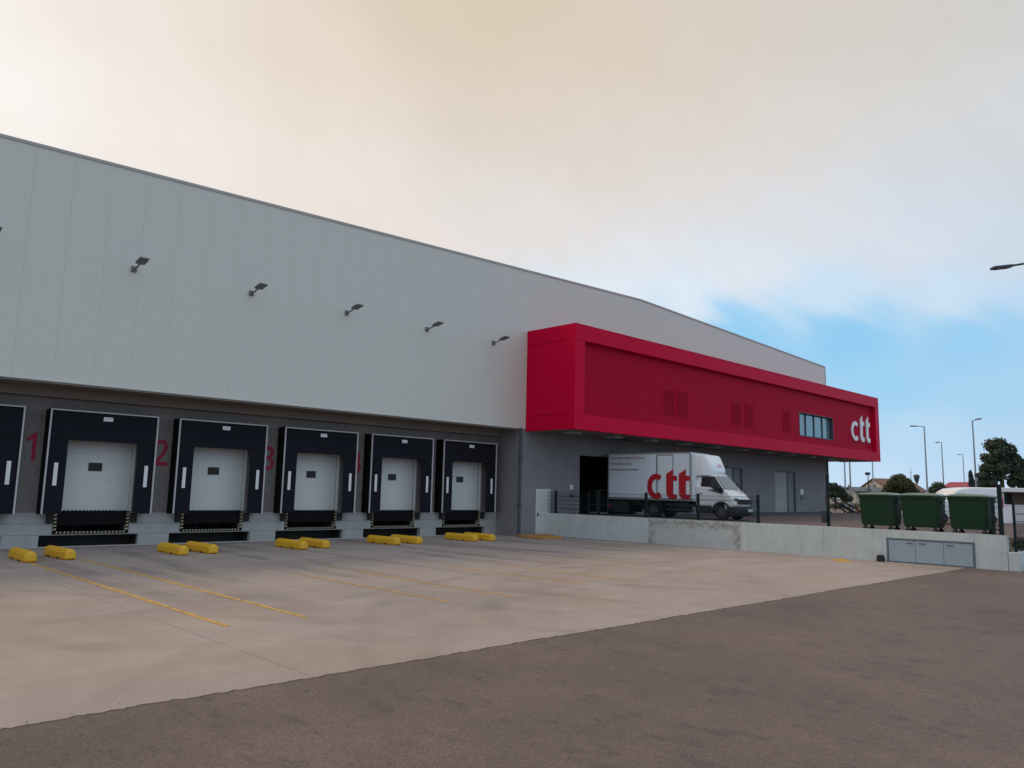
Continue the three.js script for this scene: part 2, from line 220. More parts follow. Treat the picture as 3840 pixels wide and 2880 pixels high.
// ---------------------------------------------------------------- warehouse
const roofY = (x) => (x < 37.65 ? 13.93 - 0.0312 * (37.65 - x) : 13.93 - 0.0355 * (x - 37.65));
const DOCK = [2.6, 6.785, 10.985, 15.2, 19.37, 23.45], PLACE = ['cut off by the left edge', 'between red one and red two', 'between red two and red three', 'between red three and red four', 'just right of the red four', 'nearest the corner downpipe'];
const DX = -1.65, font = await new FontLoader().loadAsync('fonts/droid/droid_sans_regular.typeface.json');
const wh = thing('warehouse', 'long grey metal clad warehouse with a shallow gable roof above a row of loading docks', 'warehouse', [20, 0, -20]);
{
  const X0 = -45, X1 = 63.1, Z1 = -60;
  part('upper_storey', slab([[X0, 5.34], [X1 - 0.06, 5.34], [X1 - 0.06, roofY(X1) - 0.12], [37.65, 13.8], [X0, roofY(X0) - 0.12]], Z1, -0.016), M.core, wh);
  for (let x = X0, w; x < X1 - 0.01; x += w) {
    w = x < 1.9 ? (1.9 - X0) / 10 : Math.min(1.15, X1 - x); if (x < 1.9 && x + w > 1.9) w = 1.9 - x; if (X1 - x - w < 0.3) w = X1 - x;
    const a = x + 0.0015, b = x + w - 0.0015, top = [[b, roofY(b)]]; if (a < 37.65 && b > 37.65) top.push([37.65, roofY(37.65)]); top.push([a, roofY(a)]);
    part('cladding_panel', slab([[a, 5.39], [b, 5.39], ...top], -0.0145, 0), M.clad, wh);
  }
  for (const [a, b] of [[X0, 37.65], [37.65, X1 + 0.03]]) part('roof_trim', slab([[a, roofY(a) - 0.05], [b, roofY(b) - 0.05], [b, roofY(b) + 0.05], [a, roofY(a) + 0.05]], -0.4, 0.03), M.trim, wh);
  part('sill_trim', box(X0, 27.85, 5.341, 5.388, -0.012, 0.02), M.clad, wh);
  part('corner_trim', box(63.045, 63.13, 5.42, roofY(63.1) - 0.14, -0.3, 0.03), M.trim, wh);
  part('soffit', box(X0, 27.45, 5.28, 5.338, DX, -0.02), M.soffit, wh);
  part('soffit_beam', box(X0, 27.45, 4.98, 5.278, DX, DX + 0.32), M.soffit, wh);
  // dock wall, upper and lower courses with their openings
  const up = [], lo = [];
  for (const L of DOCK) { const c = L + 1.725; up.push(rect(c - 1.24, c + 1.24, 1.17, 3.8)); lo.push(rect(c - 1.11, c + 1.11, 0.46, 1.13), rect(L + 0.15, L + 3.28, 0.02, 0.40)); }
  const holesUp = up.map((h) => h.map(([x, y]) => [x, Math.max(y, 1.171)]));
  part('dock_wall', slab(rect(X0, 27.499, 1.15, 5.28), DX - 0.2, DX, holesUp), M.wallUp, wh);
  // lower course: concrete panels, each with its joints
  for (let k = 0; k < DOCK.length; k++) {
    const L = DOCK[k], c = L + 1.725, a = k ? (DOCK[k - 1] + L + 3.45) / 2 : X0, b = k + 1 < DOCK.length ? (L + DOCK[k + 1] + 3.45) / 2 : 27.5;
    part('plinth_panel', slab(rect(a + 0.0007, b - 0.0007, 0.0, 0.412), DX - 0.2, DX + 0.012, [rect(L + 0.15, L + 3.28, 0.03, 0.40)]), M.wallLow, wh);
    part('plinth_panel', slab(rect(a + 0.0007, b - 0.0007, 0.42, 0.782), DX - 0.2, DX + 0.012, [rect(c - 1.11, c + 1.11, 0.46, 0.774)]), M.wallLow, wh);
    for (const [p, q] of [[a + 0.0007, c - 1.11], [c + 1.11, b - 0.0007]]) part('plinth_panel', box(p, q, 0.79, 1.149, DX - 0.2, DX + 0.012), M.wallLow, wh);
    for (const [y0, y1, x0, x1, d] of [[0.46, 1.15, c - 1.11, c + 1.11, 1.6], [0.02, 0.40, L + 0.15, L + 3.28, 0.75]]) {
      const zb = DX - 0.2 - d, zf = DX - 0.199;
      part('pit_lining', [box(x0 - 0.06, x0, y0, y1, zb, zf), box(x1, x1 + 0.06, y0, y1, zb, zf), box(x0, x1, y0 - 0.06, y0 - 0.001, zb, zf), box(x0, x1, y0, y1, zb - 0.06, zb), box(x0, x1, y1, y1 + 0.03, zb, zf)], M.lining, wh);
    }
    // sectional door, its sections and vision window
    const zd = DX - 0.2, dr = part('dock_door', box(c - 1.3, c + 1.3, 1.2, 3.9, zd - 0.1, zd - 0.05), M.door, wh), n = 5;
    for (let s = 0; s < n; s++) part('door_section', rbox(c - 1.235, c + 1.235, 1.2 + s * 0.53, 1.2 + s * 0.53 + 0.5285, zd - 0.05, zd - 0.005, 0.003, 1), M.door, dr);
    part('window_frame', slab(rect(c - 0.22, c + 0.22, 2.57, 2.86), zd - 0.006, zd + 0.01, [rect(c - 0.19, c + 0.19, 2.6, 2.83)]), M.plastic, dr);
    part('vision_window', box(c - 0.19, c + 0.19, 2.6, 2.83, zd - 0.006, zd + 0.002), M.visionGlass, dr);
    part('door_track', [box(c + 1.18, c + 1.235, 1.2, 3.78, zd + 0.001, zd + 0.06), box(c - 1.235, c - 1.18, 1.2, 3.78, zd + 0.001, zd + 0.06)], M.galv, wh);
    part('door_jamb', box(c + 1.185, c + 1.239, 1.2, 3.799, zd + 0.061, DX + 0.01), M.door, wh); part('door_jamb', box(c - 1.239, c - 1.185, 1.2, 3.799, zd + 0.061, DX + 0.01), M.door, wh);
    if (k) { const t = new TextGeometry(String(k), { font, size: 0.9, depth: 0.004, curveSegments: 8, bevelEnabled: true, bevelThickness: 0.001, bevelSize: 0.022, bevelSegments: 1 }); t.scale(0.8, 1, 1); t.computeBoundingBox(); const w = t.boundingBox.max.x; t.translate(L - 0.37 - w / 2, 2.86, DX + 0.002); part('dock_number', t, M.numInk, wh); }
  }
  // grey return wall, downpipe, wall under the red volume, doors
  part('return_wall', box(27.5, 27.7, 0, 5.28, DX - 0.2, -0.262), M.front, wh);
  part('downpipe', [bar(V(27.47, 0.05, 0.09), V(27.47, 5.36, 0.09), 0.075, 10), box(27.36, 27.58, 1.5, 1.56, 0.0, 0.17), box(27.36, 27.58, 3.9, 3.96, 0.0, 0.17)], M.slate, wh);
  const front = [[28.72, 29.8, 0.02, 2.36], [32.1, 37.2, 1.02, 4.22], [46.2, 49.3, 1.1, 4.12], [54.0, 57.2, 1.1, 4.1]];
  const FX = [27.5, 31.2, 38.3, 45.6, 49.9, 53.4, 58.9, 62.8];
  for (let k = 0; k < 7; k++) part('wall_panel', slab(rect(FX[k] + (k ? 0.004 : 0), FX[k + 1] - 0.004, 0, 5.335), -0.26, 0, front.filter((r) => r[0] > FX[k] && r[1] < FX[k + 1]).map((r) => rect(...r))), M.front, wh);
  part('corner_post', box(62.8, 63.0, 0, 5.335, -0.4, 0.06), M.slate, wh);
  part('side_wall', box(62.8, 63.0, 0, 5.335, Z1, -0.4), M.front, wh);
  part('side_wall', box(X0, X0 + 0.2, 0, 5.335, Z1, DX - 0.202), M.front, wh);
  part('back_wall', box(X0, 63, 0, 5.335, Z1 - 0.2, Z1), M.front, wh);
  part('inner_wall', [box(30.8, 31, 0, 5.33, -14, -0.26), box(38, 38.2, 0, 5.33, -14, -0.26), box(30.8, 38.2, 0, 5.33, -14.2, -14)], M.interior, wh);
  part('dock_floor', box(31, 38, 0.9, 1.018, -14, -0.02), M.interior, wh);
  const wd = part('white_door', rbox(28.73, 29.79, 0.03, 2.35, -0.1, 0.02, 0.01, 1), M.door, wh); part('handle', [bar(V(28.86, 1.05, 0.02), V(28.86, 1.05, 0.07), 0.012), bar(V(28.86, 1.05, 0.07), V(29.0, 1.05, 0.07), 0.012), rbox(28.82, 28.9, 0.95, 1.13, 0.02, 0.03, 0.003, 1)], M.steel, wd);
  for (const [x0, x1, y1, lx] of [[54.0, 57.2, 4.1, 55.85], [46.2, 49.3, 4.12, 48.0]]) {
    part('door_leaf', box(x0 + 0.04, lx, 1.12, y1 - 0.05, -0.16, -0.04), M.wallLow, wh); part('door_leaf', box(lx + 0.28, x1 - 0.15, 1.12, y1 - 0.05, -0.16, -0.06), M.front, wh);
    part('door_frame', [box(lx, lx + 0.28, 1.1, y1, -0.2, -0.03), box(x1 - 0.15, x1 + 0.05, 1.1, y1, -0.2, 0.02), box(x0, x1 - 0.15, y1 - 0.05, y1 + 0.05, -0.2, 0.015)], M.slate, wh);
  }
  part('wall_notice', box(58.0, 58.5, 2.45, 2.85, 0.002, 0.02), M.strip, wh);
  part('intercom_box', rbox(58.05, 58.25, 2.05, 2.3, 0.0, 0.06, 0.01, 1), M.slate, wh); part('wall_socket', rbox(31.3, 31.5, 2.35, 2.6, 0.0, 0.08, 0.01, 1), M.strip, wh); part('wall_switch', rbox(31.35, 31.55, 1.95, 2.1, 0.0, 0.08, 0.01, 1), M.slate, wh);
  part('skirting_kerb', box(45.5, 62.8, 1.0, 1.12, 0.001, 0.3), M.slate, wh);
}

// dock shelters and levellers
{
  const s = thing('dock_shelter', 'white edged black dock shelter ' + PLACE[0], 'dock shelter', [DOCK[0], 1.1, DX], 'dock shelters along the warehouse wall'), L = DOCK[0], zf = -1.05, zb = DX + 0.014;
  part('shelter_side', box(L, L + 0.05, 1.12, 4.58, zb, zf - 0.03), M.black, s); part('shelter_side', box(L + 3.4, L + 3.45, 1.12, 4.58, zb, zf - 0.03), M.black, s); part('shelter_roof', box(L + 0.05, L + 3.4, 4.52, 4.58, zb, zf - 0.03), M.black, s);
  for (const [x0, x1, q] of [[L + 0.06, L + 0.61, 1], [L + 2.82, L + 3.39, -1]]) part('side_curtain', rbox(x0, x1, 1.13, 3.62, zf - 0.045, zf - 0.025, 0.008, 1), M.curtain, s);
  part('top_curtain', rbox(L + 0.06, L + 3.39, 3.56, 4.51, zf - 0.024, zf, 0.008, 1), M.curtain, s);
  part('edge_trim', rbox(L - 0.005, L + 0.045, 1.12, 4.53, zf - 0.03, zf + 0.025, 0.008, 1), M.white, s); part('edge_trim', rbox(L + 3.405, L + 3.455, 1.12, 4.53, zf - 0.03, zf + 0.025, 0.008, 1), M.white, s); part('edge_trim', rbox(L - 0.005, L + 3.455, 4.531, 4.578, zf - 0.03, zf + 0.025, 0.008, 1), M.white, s);
  for (const x of [L + 0.25, L + 3.1]) part('guide_strip', rbox(x, x + 0.12, 2.05, 2.8, zf - 0.025, zf - 0.005, 0.004, 1), M.strip, s);
  const pl = part('name_plate', box(L + 1.62, L + 1.92, 4.27, 4.41, zf, zf + 0.006), M.strip, s); part('print', [0, 1, 2].map((k) => box(L + 1.66 + k * 0.08, L + 1.70 + k * 0.08, 4.32, 4.36, zf + 0.006, zf + 0.009)), M.galv, pl);
  for (let k = 1; k < 6; k++) dup(s, [DOCK[k], 1.1, DX], 0, 'white edged black dock shelter ' + PLACE[k]);
  // leveller: lip with hazard teeth, pit edging, beam, bumpers
  const c = L + 1.725, v = thing('dock_leveller', 'hazard edged black dock leveller under the shelter ' + PLACE[0], 'dock leveller', [c, 0.46, DX], 'dock levellers under the doors');
  part('platform', [box(c - 1.05, c + 1.05, 1.13, 1.165, -3.4, DX - 0.02), box(c - 1.05, c + 1.05, 0.86, 1.13, DX - 0.2, DX - 0.15)], M.steel, v);
  part('lip', [box(c - 1.08, c + 1.08, 0.74, 1.165, DX + 0.012, DX + 0.045), ...Array.from({ length: 18 }, (_, i) => { const x = c - 1.08 + i * 0.12; const g = slab([[x, 1.166], [x + 0.12, 1.166], [x + 0.085, 1.235], [x + 0.035, 1.235]], DX + 0.012, DX + 0.045); return g; })], M.black, v);
  part('lift_ram', [bar(V(c - 0.4, 0.5, DX - 0.7), V(c - 0.3, 1.1, DX - 0.4), 0.06), bar(V(c + 0.45, 0.5, DX - 0.7), V(c + 0.35, 1.1, DX - 0.4), 0.045)], M.steel, v);
  const yl = std([0.45, 0.39, 0.24], { roughness: 0.7 }); yl.name = 'hazard_yellow';
  const teeth = []; for (let i = 0; i < 19; i++) { const x = c - 1.1 + i * 0.117; teeth.push(slab([[x, 0.463], [x + 0.05, 0.463], [x + 0.08, 0.52], [x + 0.03, 0.52]], DX + 0.031, DX + 0.036)); }
  for (const sx of [-1, 1]) for (let i = 0; i < 5; i++) { const x = c + sx * 1.14 - 0.03, y = 0.55 + i * 0.12; teeth.push(slab([[x - 0.015, y], [x + 0.075, y + 0.03], [x + 0.075, y + 0.085], [x - 0.015, y + 0.055]], DX + 0.031, DX + 0.036)); }
  part('pit_edge', [box(c - 1.2, c + 1.2, 0.44, 0.53, DX + 0.013, DX + 0.03), box(c - 1.2, c - 1.1, 0.53, 1.14, DX + 0.013, DX + 0.03), box(c + 1.1, c + 1.2, 0.53, 1.14, DX + 0.013, DX + 0.03)], M.black, v);
  part('hazard_stripes', teeth, yl, v);
  for (const sx of [-1, 1]) part('bumper', rbox(c + sx * 1.32 - 0.1, c + sx * 1.32 + 0.1, 0.8, 1.13, DX + 0.014, DX + 0.16, 0.02, 2), M.rubber, v);
  for (let k = 1; k < 6; k++) dup(v, [DOCK[k] + 1.725, 0.46, DX], 0, 'hazard edged black dock leveller under the shelter ' + PLACE[k]);
}
// floodlights on the cladding
{
  const names = ['cut off by the left edge', 'leftmost whole one, high above the red two', 'above the red three', 'above the red four', 'second one left of the red volume', 'last one beside the red volume'];
  const f = thing('wall_floodlight', 'grey floodlight on the cladding, ' + names[0], 'floodlight', [4.35, 9.5, 0], 'floodlights in a row on the cladding'), x = 4.35, y = 9.5;
  part('wall_bracket', [rbox(x - 0.09, x + 0.09, y - 0.11, y + 0.09, 0.001, 0.07, 0.02, 1)], M.lampGrey, f); part('arm', [bar(V(x, y - 0.02, 0.08), V(x, y + 0.07, 0.6), 0.03)], M.lampGrey, f);
  const hg = new RoundedBoxGeometry(0.32, 0.07, 0.48, 2, 0.025); hg.rotateX(-0.2); hg.translate(x, y + 0.13, 0.80); const h = part('lamp_head', hg, M.lampGrey, f);
  const lg = new THREE.BoxGeometry(0.26, 0.012, 0.36); lg.rotateX(-0.2); lg.translate(x, y + 0.091, 0.793); part('lens', lg, M.lampGrey, h);
  [8.6, 12.87, 17.1, 21.35, 25.5].forEach((px, k) => dup(f, [px, 9.5 - k * 0.012, 0], 0, 'grey floodlight on the cladding, ' + names[k + 1]));
}

// logo letters, height 1 for the t
function tShape(w) {
  const s = new THREE.Shape(); s.moveTo(0, 0.84); s.quadraticCurveTo(w * 0.55, 0.9, w, 1.0); s.lineTo(w, 0.775); s.lineTo(w + 0.14, 0.775); s.quadraticCurveTo(w + 0.17, 0.69, w + 0.14, 0.61); s.lineTo(w, 0.61);
  s.lineTo(w, 0.24); s.quadraticCurveTo(w, 0.165, w + 0.06, 0.165); s.lineTo(w + 0.14, 0.17); s.quadraticCurveTo(w + 0.17, 0.09, w + 0.12, 0.015); s.quadraticCurveTo(w - 0.06, -0.02, w * 0.45, 0.03); s.quadraticCurveTo(0, 0.09, 0, 0.24); s.closePath(); return s;
}
function cShape(r, ry, w) {                            // open ring around (r, ry)
  const s = new THREE.Shape(), a0 = 0.92, a1 = Math.PI * 2 - 0.92; const P = (a, k) => [r + (r - k) * Math.cos(a), ry + (ry - k) * Math.sin(a)];
  for (let i = 0; i <= 28; i++) { const p = P(a0 + (a1 - a0) * i / 28, 0); i ? s.lineTo(...p) : s.moveTo(...p); }
  for (let i = 28; i >= 0; i--) s.lineTo(...P(a0 - 0.08 + (a1 - a0 + 0.16) * i / 28, w)); s.closePath(); return s;
}
const glyph = (shape, h, d) => { const g = new THREE.ExtrudeGeometry(shape, { depth: d / h, bevelEnabled: false, curveSegments: 8 }); g.scale(h, h, h); return g; };

// ---------------------------------------------------------------- red cantilevered volume
{
  const X0 = 27.9, X1 = 65.42, Y0 = 5.22, Y1 = 10.4, P = 3.29, D = 0.3, ix0 = 28.62, ix1 = 64.72, iy0 = 5.96, iy1 = 9.61;
  const r = thing('red_office_volume', 'long red cantilevered box with recessed ribbed front and white letters ctt', 'building', [46, Y0, 0]);
  part('box_core', [box(X0 + 0.03, 63.13, Y0 + 0.05, Y1 - 0.03, 0.005, P - D - 0.36), box(63.14, X1 - 0.03, Y0 + 0.05, Y1 - 0.03, -9, P - D - 0.36)], M.redDark, r);
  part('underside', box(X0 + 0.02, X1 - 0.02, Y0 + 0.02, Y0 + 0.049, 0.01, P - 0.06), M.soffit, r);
  part('roof_cap', box(X0, X1, Y1 - 0.029, Y1 + 0.01, 0.006, P + 0.005), M.redFrame, r);
  // left face cassettes
  for (const [z0, z1] of [[0.008, 0.62], [0.628, P - 0.04]]) for (const [y0, y1] of [[Y0, iy0], [iy0 + 0.01, iy1], [iy1 + 0.01, Y1 - 0.03]]) part('side_panel', rbox(X0 - 0.02, X0 + 0.029, y0 + 0.004, y1 - 0.004, z0, z1, 0.006, 1), M.redFrame, r);
  for (const [y0, y1] of [[Y0, iy0], [iy0 + 0.01, iy1], [iy1 + 0.01, Y1 - 0.03]]) part('side_panel', rbox(X1 - 0.029, X1 + 0.02, y0 + 0.004, y1 - 0.004, 0.02, P - 0.04, 0.006, 1), M.redFrame, r);
  // front frame
  const n = 9, w = (X1 - X0 + 0.04) / n;
  for (let k = 0; k < n; k++) for (const [y0, y1] of [[Y0, iy0], [iy1, Y1 - 0.03]]) part('frame_panel', rbox(X0 - 0.02 + k * w + 0.004, X0 - 0.02 + (k + 1) * w - 0.004, y0, y1, P - D - 0.04, P, 0.006, 1), M.redFrame, r);
  part('frame_panel', rbox(X0 - 0.018, ix0, iy0 + 0.006, iy1 - 0.006, P - D - 0.04, P - 0.002, 0.006, 1), M.redFrame, r); part('frame_panel', rbox(ix1, X1 + 0.018, iy0 + 0.006, iy1 - 0.006, P - D - 0.04, P - 0.002, 0.006, 1), M.redFrame, r);
  // recessed panels with a hole for the window
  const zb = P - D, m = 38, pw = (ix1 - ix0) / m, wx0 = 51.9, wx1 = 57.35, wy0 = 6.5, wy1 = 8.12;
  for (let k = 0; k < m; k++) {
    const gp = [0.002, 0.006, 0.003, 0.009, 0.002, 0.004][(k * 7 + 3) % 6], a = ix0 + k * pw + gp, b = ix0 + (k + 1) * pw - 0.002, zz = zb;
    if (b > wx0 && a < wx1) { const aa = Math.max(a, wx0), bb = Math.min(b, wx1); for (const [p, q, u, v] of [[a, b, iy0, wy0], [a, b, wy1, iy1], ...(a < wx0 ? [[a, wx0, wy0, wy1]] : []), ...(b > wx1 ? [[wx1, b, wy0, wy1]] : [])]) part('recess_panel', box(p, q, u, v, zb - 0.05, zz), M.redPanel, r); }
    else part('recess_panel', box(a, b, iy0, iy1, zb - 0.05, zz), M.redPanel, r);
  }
  for (const x of [35.72, 37.0, 42.95, 44.5, 49.5, 50.75].slice(0, 5)) {
    const l = part('louvre', slab(rect(x, x + 1.02, 6.6, 8.06), zb, zb + 0.03, [rect(x + 0.05, x + 0.97, 6.65, 8.01)]), M.redDark, r);
    for (let k = 0; k < 17; k++) { const g = new THREE.BoxGeometry(0.92, 0.012, 0.1); g.rotateX(1.0); g.translate(x + 0.51, 6.69 + k * 0.08, zb + 0.014); part('slat', g, M.redDark, l); }
  }
  const win = part('window', [box(wx0, wx1, wy0 - 0.03, wy0 + 0.03, zb - 0.3, zb + 0.02), box(wx0, wx1, wy1 - 0.03, wy1 + 0.02, zb - 0.3, zb + 0.02), box(wx0, wx0 + 0.05, wy0 + 0.03, wy1 - 0.03, zb - 0.3, zb + 0.02), box(wx1 - 0.05, wx1, wy0 + 0.03, wy1 - 0.03, zb - 0.3, zb + 0.02)], M.slate, r);
  const pn = (wx1 - wx0 - 0.1) / 4;
  for (let k = 0; k < 4; k++) { part('pane', box(wx0 + 0.06 + k * pn + 0.03, wx0 + 0.04 + (k + 1) * pn - 0.03, wy0 + 0.04, wy1 - 0.04, zb - 0.245, zb - 0.235), M.glassWin ?? (M.glassWin = phys([0.22, 0.30, 0.33], { roughness: 0.06, metalness: 0.45 })), win); if (k) part('mullion', box(wx0 + 0.05 + k * pn - 0.035, wx0 + 0.05 + k * pn + 0.035, wy0 + 0.03, wy1 - 0.03, zb - 0.27, zb - 0.17), M.slate, win); }
  for (const [s, x, y, h] of [[cShape(0.40, 0.40, 0.165), 60.5, 6.68, 1.9], [tShape(0.20), 62.2, 6.66, 2.1], [tShape(0.20), 63.35, 6.66, 2.1]]) { const g = glyph(s, h, 0.07); g.translate(x, y, zb + 0.02); part('letter', g, M.letter, r); }
  for (let x = 29.4; x < 62; x += 3.3) part('downlight', rbox(x - 0.35, x + 0.35, Y0 - 0.09, Y0 + 0.018, 1.5, 2.2, 0.02, 1), M.lens, r);
}

// ---------------------------------------------------------------- retaining wall, cabinet
const XW = 29.37;
{
  const w = thing('retaining_wall', 'low pale concrete retaining wall below the truck and the green bins', 'wall', [XW, 0, 10]);
  const stain = tex(1024, 256, (i, j) => {             // the repaired panel: grey patch with a ragged dirty border
    const u = i / 1024, v = j / 256, e = Math.min(u * 4.6, (1 - u) * 4.6), t = (1 - v) * 1.13, n = fbm(i / 24, j / 24 + 60, 4), d = Math.min(e, t) + 0.42 * (n - 0.5);
    const band = smooth(0.0, 0.10, d) * smooth(0.42, 0.14, d), hole = smooth(0.42, 0.5, fbm(i / 60 + 9, j / 40, 3)), q = 0.92 + 0.2 * (fbm(i / 40, j / 40, 4) - 0.5) - 0.34 * band * (0.35 + 0.65 * hole);
    return [0.50 * q, 0.53 * q * (1 - 0.03 * band), 0.535 * q * (1 - 0.12 * band)];
  }, true, false);
  const ms = new THREE.MeshStandardMaterial({ map: stain, roughness: 0.8 }); ms.name = 'patched_concrete';
  const zs = [0.02, 3.3, 6.5, 11.15, 14.6, 16.9, 19.72, 20.66];
  for (let k = 0; k < 7; k++) {
    const a = zs[k] + 0.004, b = zs[k + 1] - 0.004;
    if (k === 5) { part('wall_panel', box(XW, XW + 0.26, 0.85, 1.13, a, b), M.retain, w); continue; }
    const g = box(XW, XW + 0.26, -0.1, 1.13, a, b); if (k === 2) { const p = g.attributes.position, uv = g.attributes.uv; for (let i = 0; i < p.count; i++) uv.setXY(i, (p.getZ(i) - a) / (b - a), (p.getY(i) + 0.05) / 1.18); part('wall_panel', g, ms, w).userData.label = 'grey patched wall panel with a ragged dirty border'; } else part('wall_panel', g, M.retain, w);
  }
  const c = thing('meter_cabinet', 'grey blue metal cabinet with three doors set into the retaining wall', 'cabinet', [XW, 0, 18.3]);
  part('cabinet_frame', [box(XW - 0.012, XW + 0.2, 0.80, 0.848, 16.9, 19.715), box(XW - 0.012, XW + 0.2, 0.0, 0.80, 16.9, 16.95), box(XW - 0.012, XW + 0.2, 0.0, 0.80, 19.67, 19.715), box(XW - 0.012, XW + 0.2, 0.0, 0.03, 16.95, 19.67), box(XW + 0.12, XW + 0.2, 0.03, 0.80, 16.95, 19.67)], M.blueDark, c);
  for (let k = 0; k < 3; k++) { const a = 16.96 + k * 0.902, d = part('cabinet_door', rbox(XW + 0.0, XW + 0.05, 0.04, 0.79, a, a + 0.892, 0.008, 1), M.blueMetal, c); const hz = k === 0 ? a + 0.8 : k === 1 ? a + 0.12 : a + 0.1; part('latch', rbox(XW - 0.02, XW + 0.001, 0.68, 0.72, (k === 0 ? a + 0.9 - 0.3 : hz), (k === 0 ? a + 0.9 - 0.08 : hz + 0.22), 0.004, 1), M.blueDark, d); }
  const st = thing('stub_post', 'short black capped stub standing at the wall foot beside the cabinet', 'stub', [XW - 0.14, 0, 16.72]);
  part('block', rbox(XW - 0.25, XW - 0.03, 0, 0.2, 16.62, 16.83, 0.02, 1), M.rubber, st); part('cap', rbox(XW - 0.23, XW - 0.05, 0.2, 0.235, 16.64, 16.81, 0.01, 1), M.steel, st);
  const k = thing('kerb_wall', 'low pale concrete kerb wall under the green fence at the right edge', 'wall', [31, 0, 20.8]);
  part('upstand', rbox(XW, 78, -0.1, 0.6, 20.67, 20.98, 0.015, 1), M.retain, k); part('footing', rbox(XW + 0.5, 78, -0.1, 0.2, 20.99, 21.3, 0.03, 1), M.retain, k);
}
// ---------------------------------------------------------------- fences
{
  const mesh = (x0, z0, x1, z1, y0, y1, step, rows, wr = 0.0045) => { const g = [], a = V(x0, 0, z0), b = V(x1, 0, z1), L = a.distanceTo(b), n = Math.round(L / step); for (let i = 1; i < n; i++) { const p = a.clone().lerp(b, i / n); g.push(bar(V(p.x, y0, p.z), V(p.x, y1, p.z), wr, 4)); } for (const y of rows) g.push(bar(V(x0, y, z0), V(x1, y, z1), 0.007, 5)); return g; };
  const f = thing('mesh_fence', 'dark green welded mesh fence on the retaining wall in front of the truck', 'fence', [XW + 0.13, 1.13, 6]), x = XW + 0.13;
  const ps = [0.67, 3.5, 6.3, 9.05, 11.87]; for (const z of ps) { const p = part('fence_post', rbox(x - 0.05, x + 0.05, 1.13, 2.25, z - 0.05, z + 0.05, 0.006, 1), M.fence, f); part('post_cap', rbox(x - 0.055, x + 0.055, 2.25, 2.275, z - 0.055, z + 0.055, 0.006, 1), M.fence, p); }
  for (let k = 0; k < 4; k++) part('mesh_panel', mesh(x, ps[k] + 0.04, x, ps[k + 1] - 0.04, 1.17, 2.2, 0.05, [1.18, 1.38, 1.40, 1.6, 1.8, 2.0, 2.02, 2.19]), M.fence, f);
  part('mesh_panel', mesh(x, 0.05, x, 0.63, 1.17, 2.2, 0.05, [1.18, 1.38, 1.6, 1.8, 2.0, 2.19]), M.fence, f);
  const t = thing('gate_post', 'tall dark gate post with lock box standing between truck and green bins', 'post', [30.2, 1.0, 14.46]);
  part('post', rbox(30.15, 30.25, 1.0, 3.14, 14.41, 14.51, 0.01, 1), M.fence, t); part('lock_box', rbox(30.08, 30.24, 1.25, 1.72, 14.22, 14.43, 0.015, 1), M.steel, t); part('hinge', rbox(30.13, 30.27, 1.9, 2.3, 14.37, 14.47, 0.01, 1), M.steel, t); part('base_plate', rbox(30.05, 30.35, 1.0, 1.02, 14.31, 14.61, 0.004, 1), M.steel, t);
  const e = thing('boundary_fence', 'dark green mesh fence running off to the right above the kerb wall', 'fence', [32, 0.6, 20.85]);
  for (let k = 0; k < 10; k++) { const px = 29.58 + k * 2.5; part('fence_post', rbox(px - 0.035, px + 0.035, 0.6, 2.24, 20.82, 20.89, 0.006, 1), M.fence, e); part('mesh_panel', mesh(px + 0.04, 20.855, px + 2.46, 20.855, 0.66, 2.2, 0.08, [0.68, 0.95, 1.25, 1.56, 1.58, 1.81, 1.83, 2.19], 0.0028), M.fence, e); }
  const ep = thing('corner_post', 'thick tall dark green post pair at the right end of the retaining wall', 'post', [29.55, 1.13, 20.45]);
  part('post', rbox(29.44, 29.56, 1.13, 2.78, 20.44, 20.56, 0.01, 1), M.fence, ep); part('post', rbox(29.46, 29.54, 1.13, 2.35, 20.24, 20.32, 0.01, 1), M.fence, ep); part('rail', [bar(V(29.5, 1.3, 20.3), V(29.5, 1.3, 20.46), 0.02), bar(V(29.5, 2.2, 20.3), V(29.5, 2.2, 20.46), 0.02)], M.fence, ep); part('base_plate', box(29.40, 29.60, 1.131, 1.145, 20.2, 20.6), M.steel, ep);
  const s = thing('side_fence', 'short bay of dark green mesh between the third bin and the corner post', 'fence', [30.7, 1, 20.2]);
  part('mesh_panel', mesh(30.75, 16, 30.75, 20.2, 1.05, 2.3, 0.06, [1.08, 1.4, 1.6, 1.82, 2.0, 2.28]), M.fence, s); part('fence_post', rbox(30.72, 30.78, 1.0, 2.3, 20.2, 20.26, 0.006, 1), M.fence, s);
}
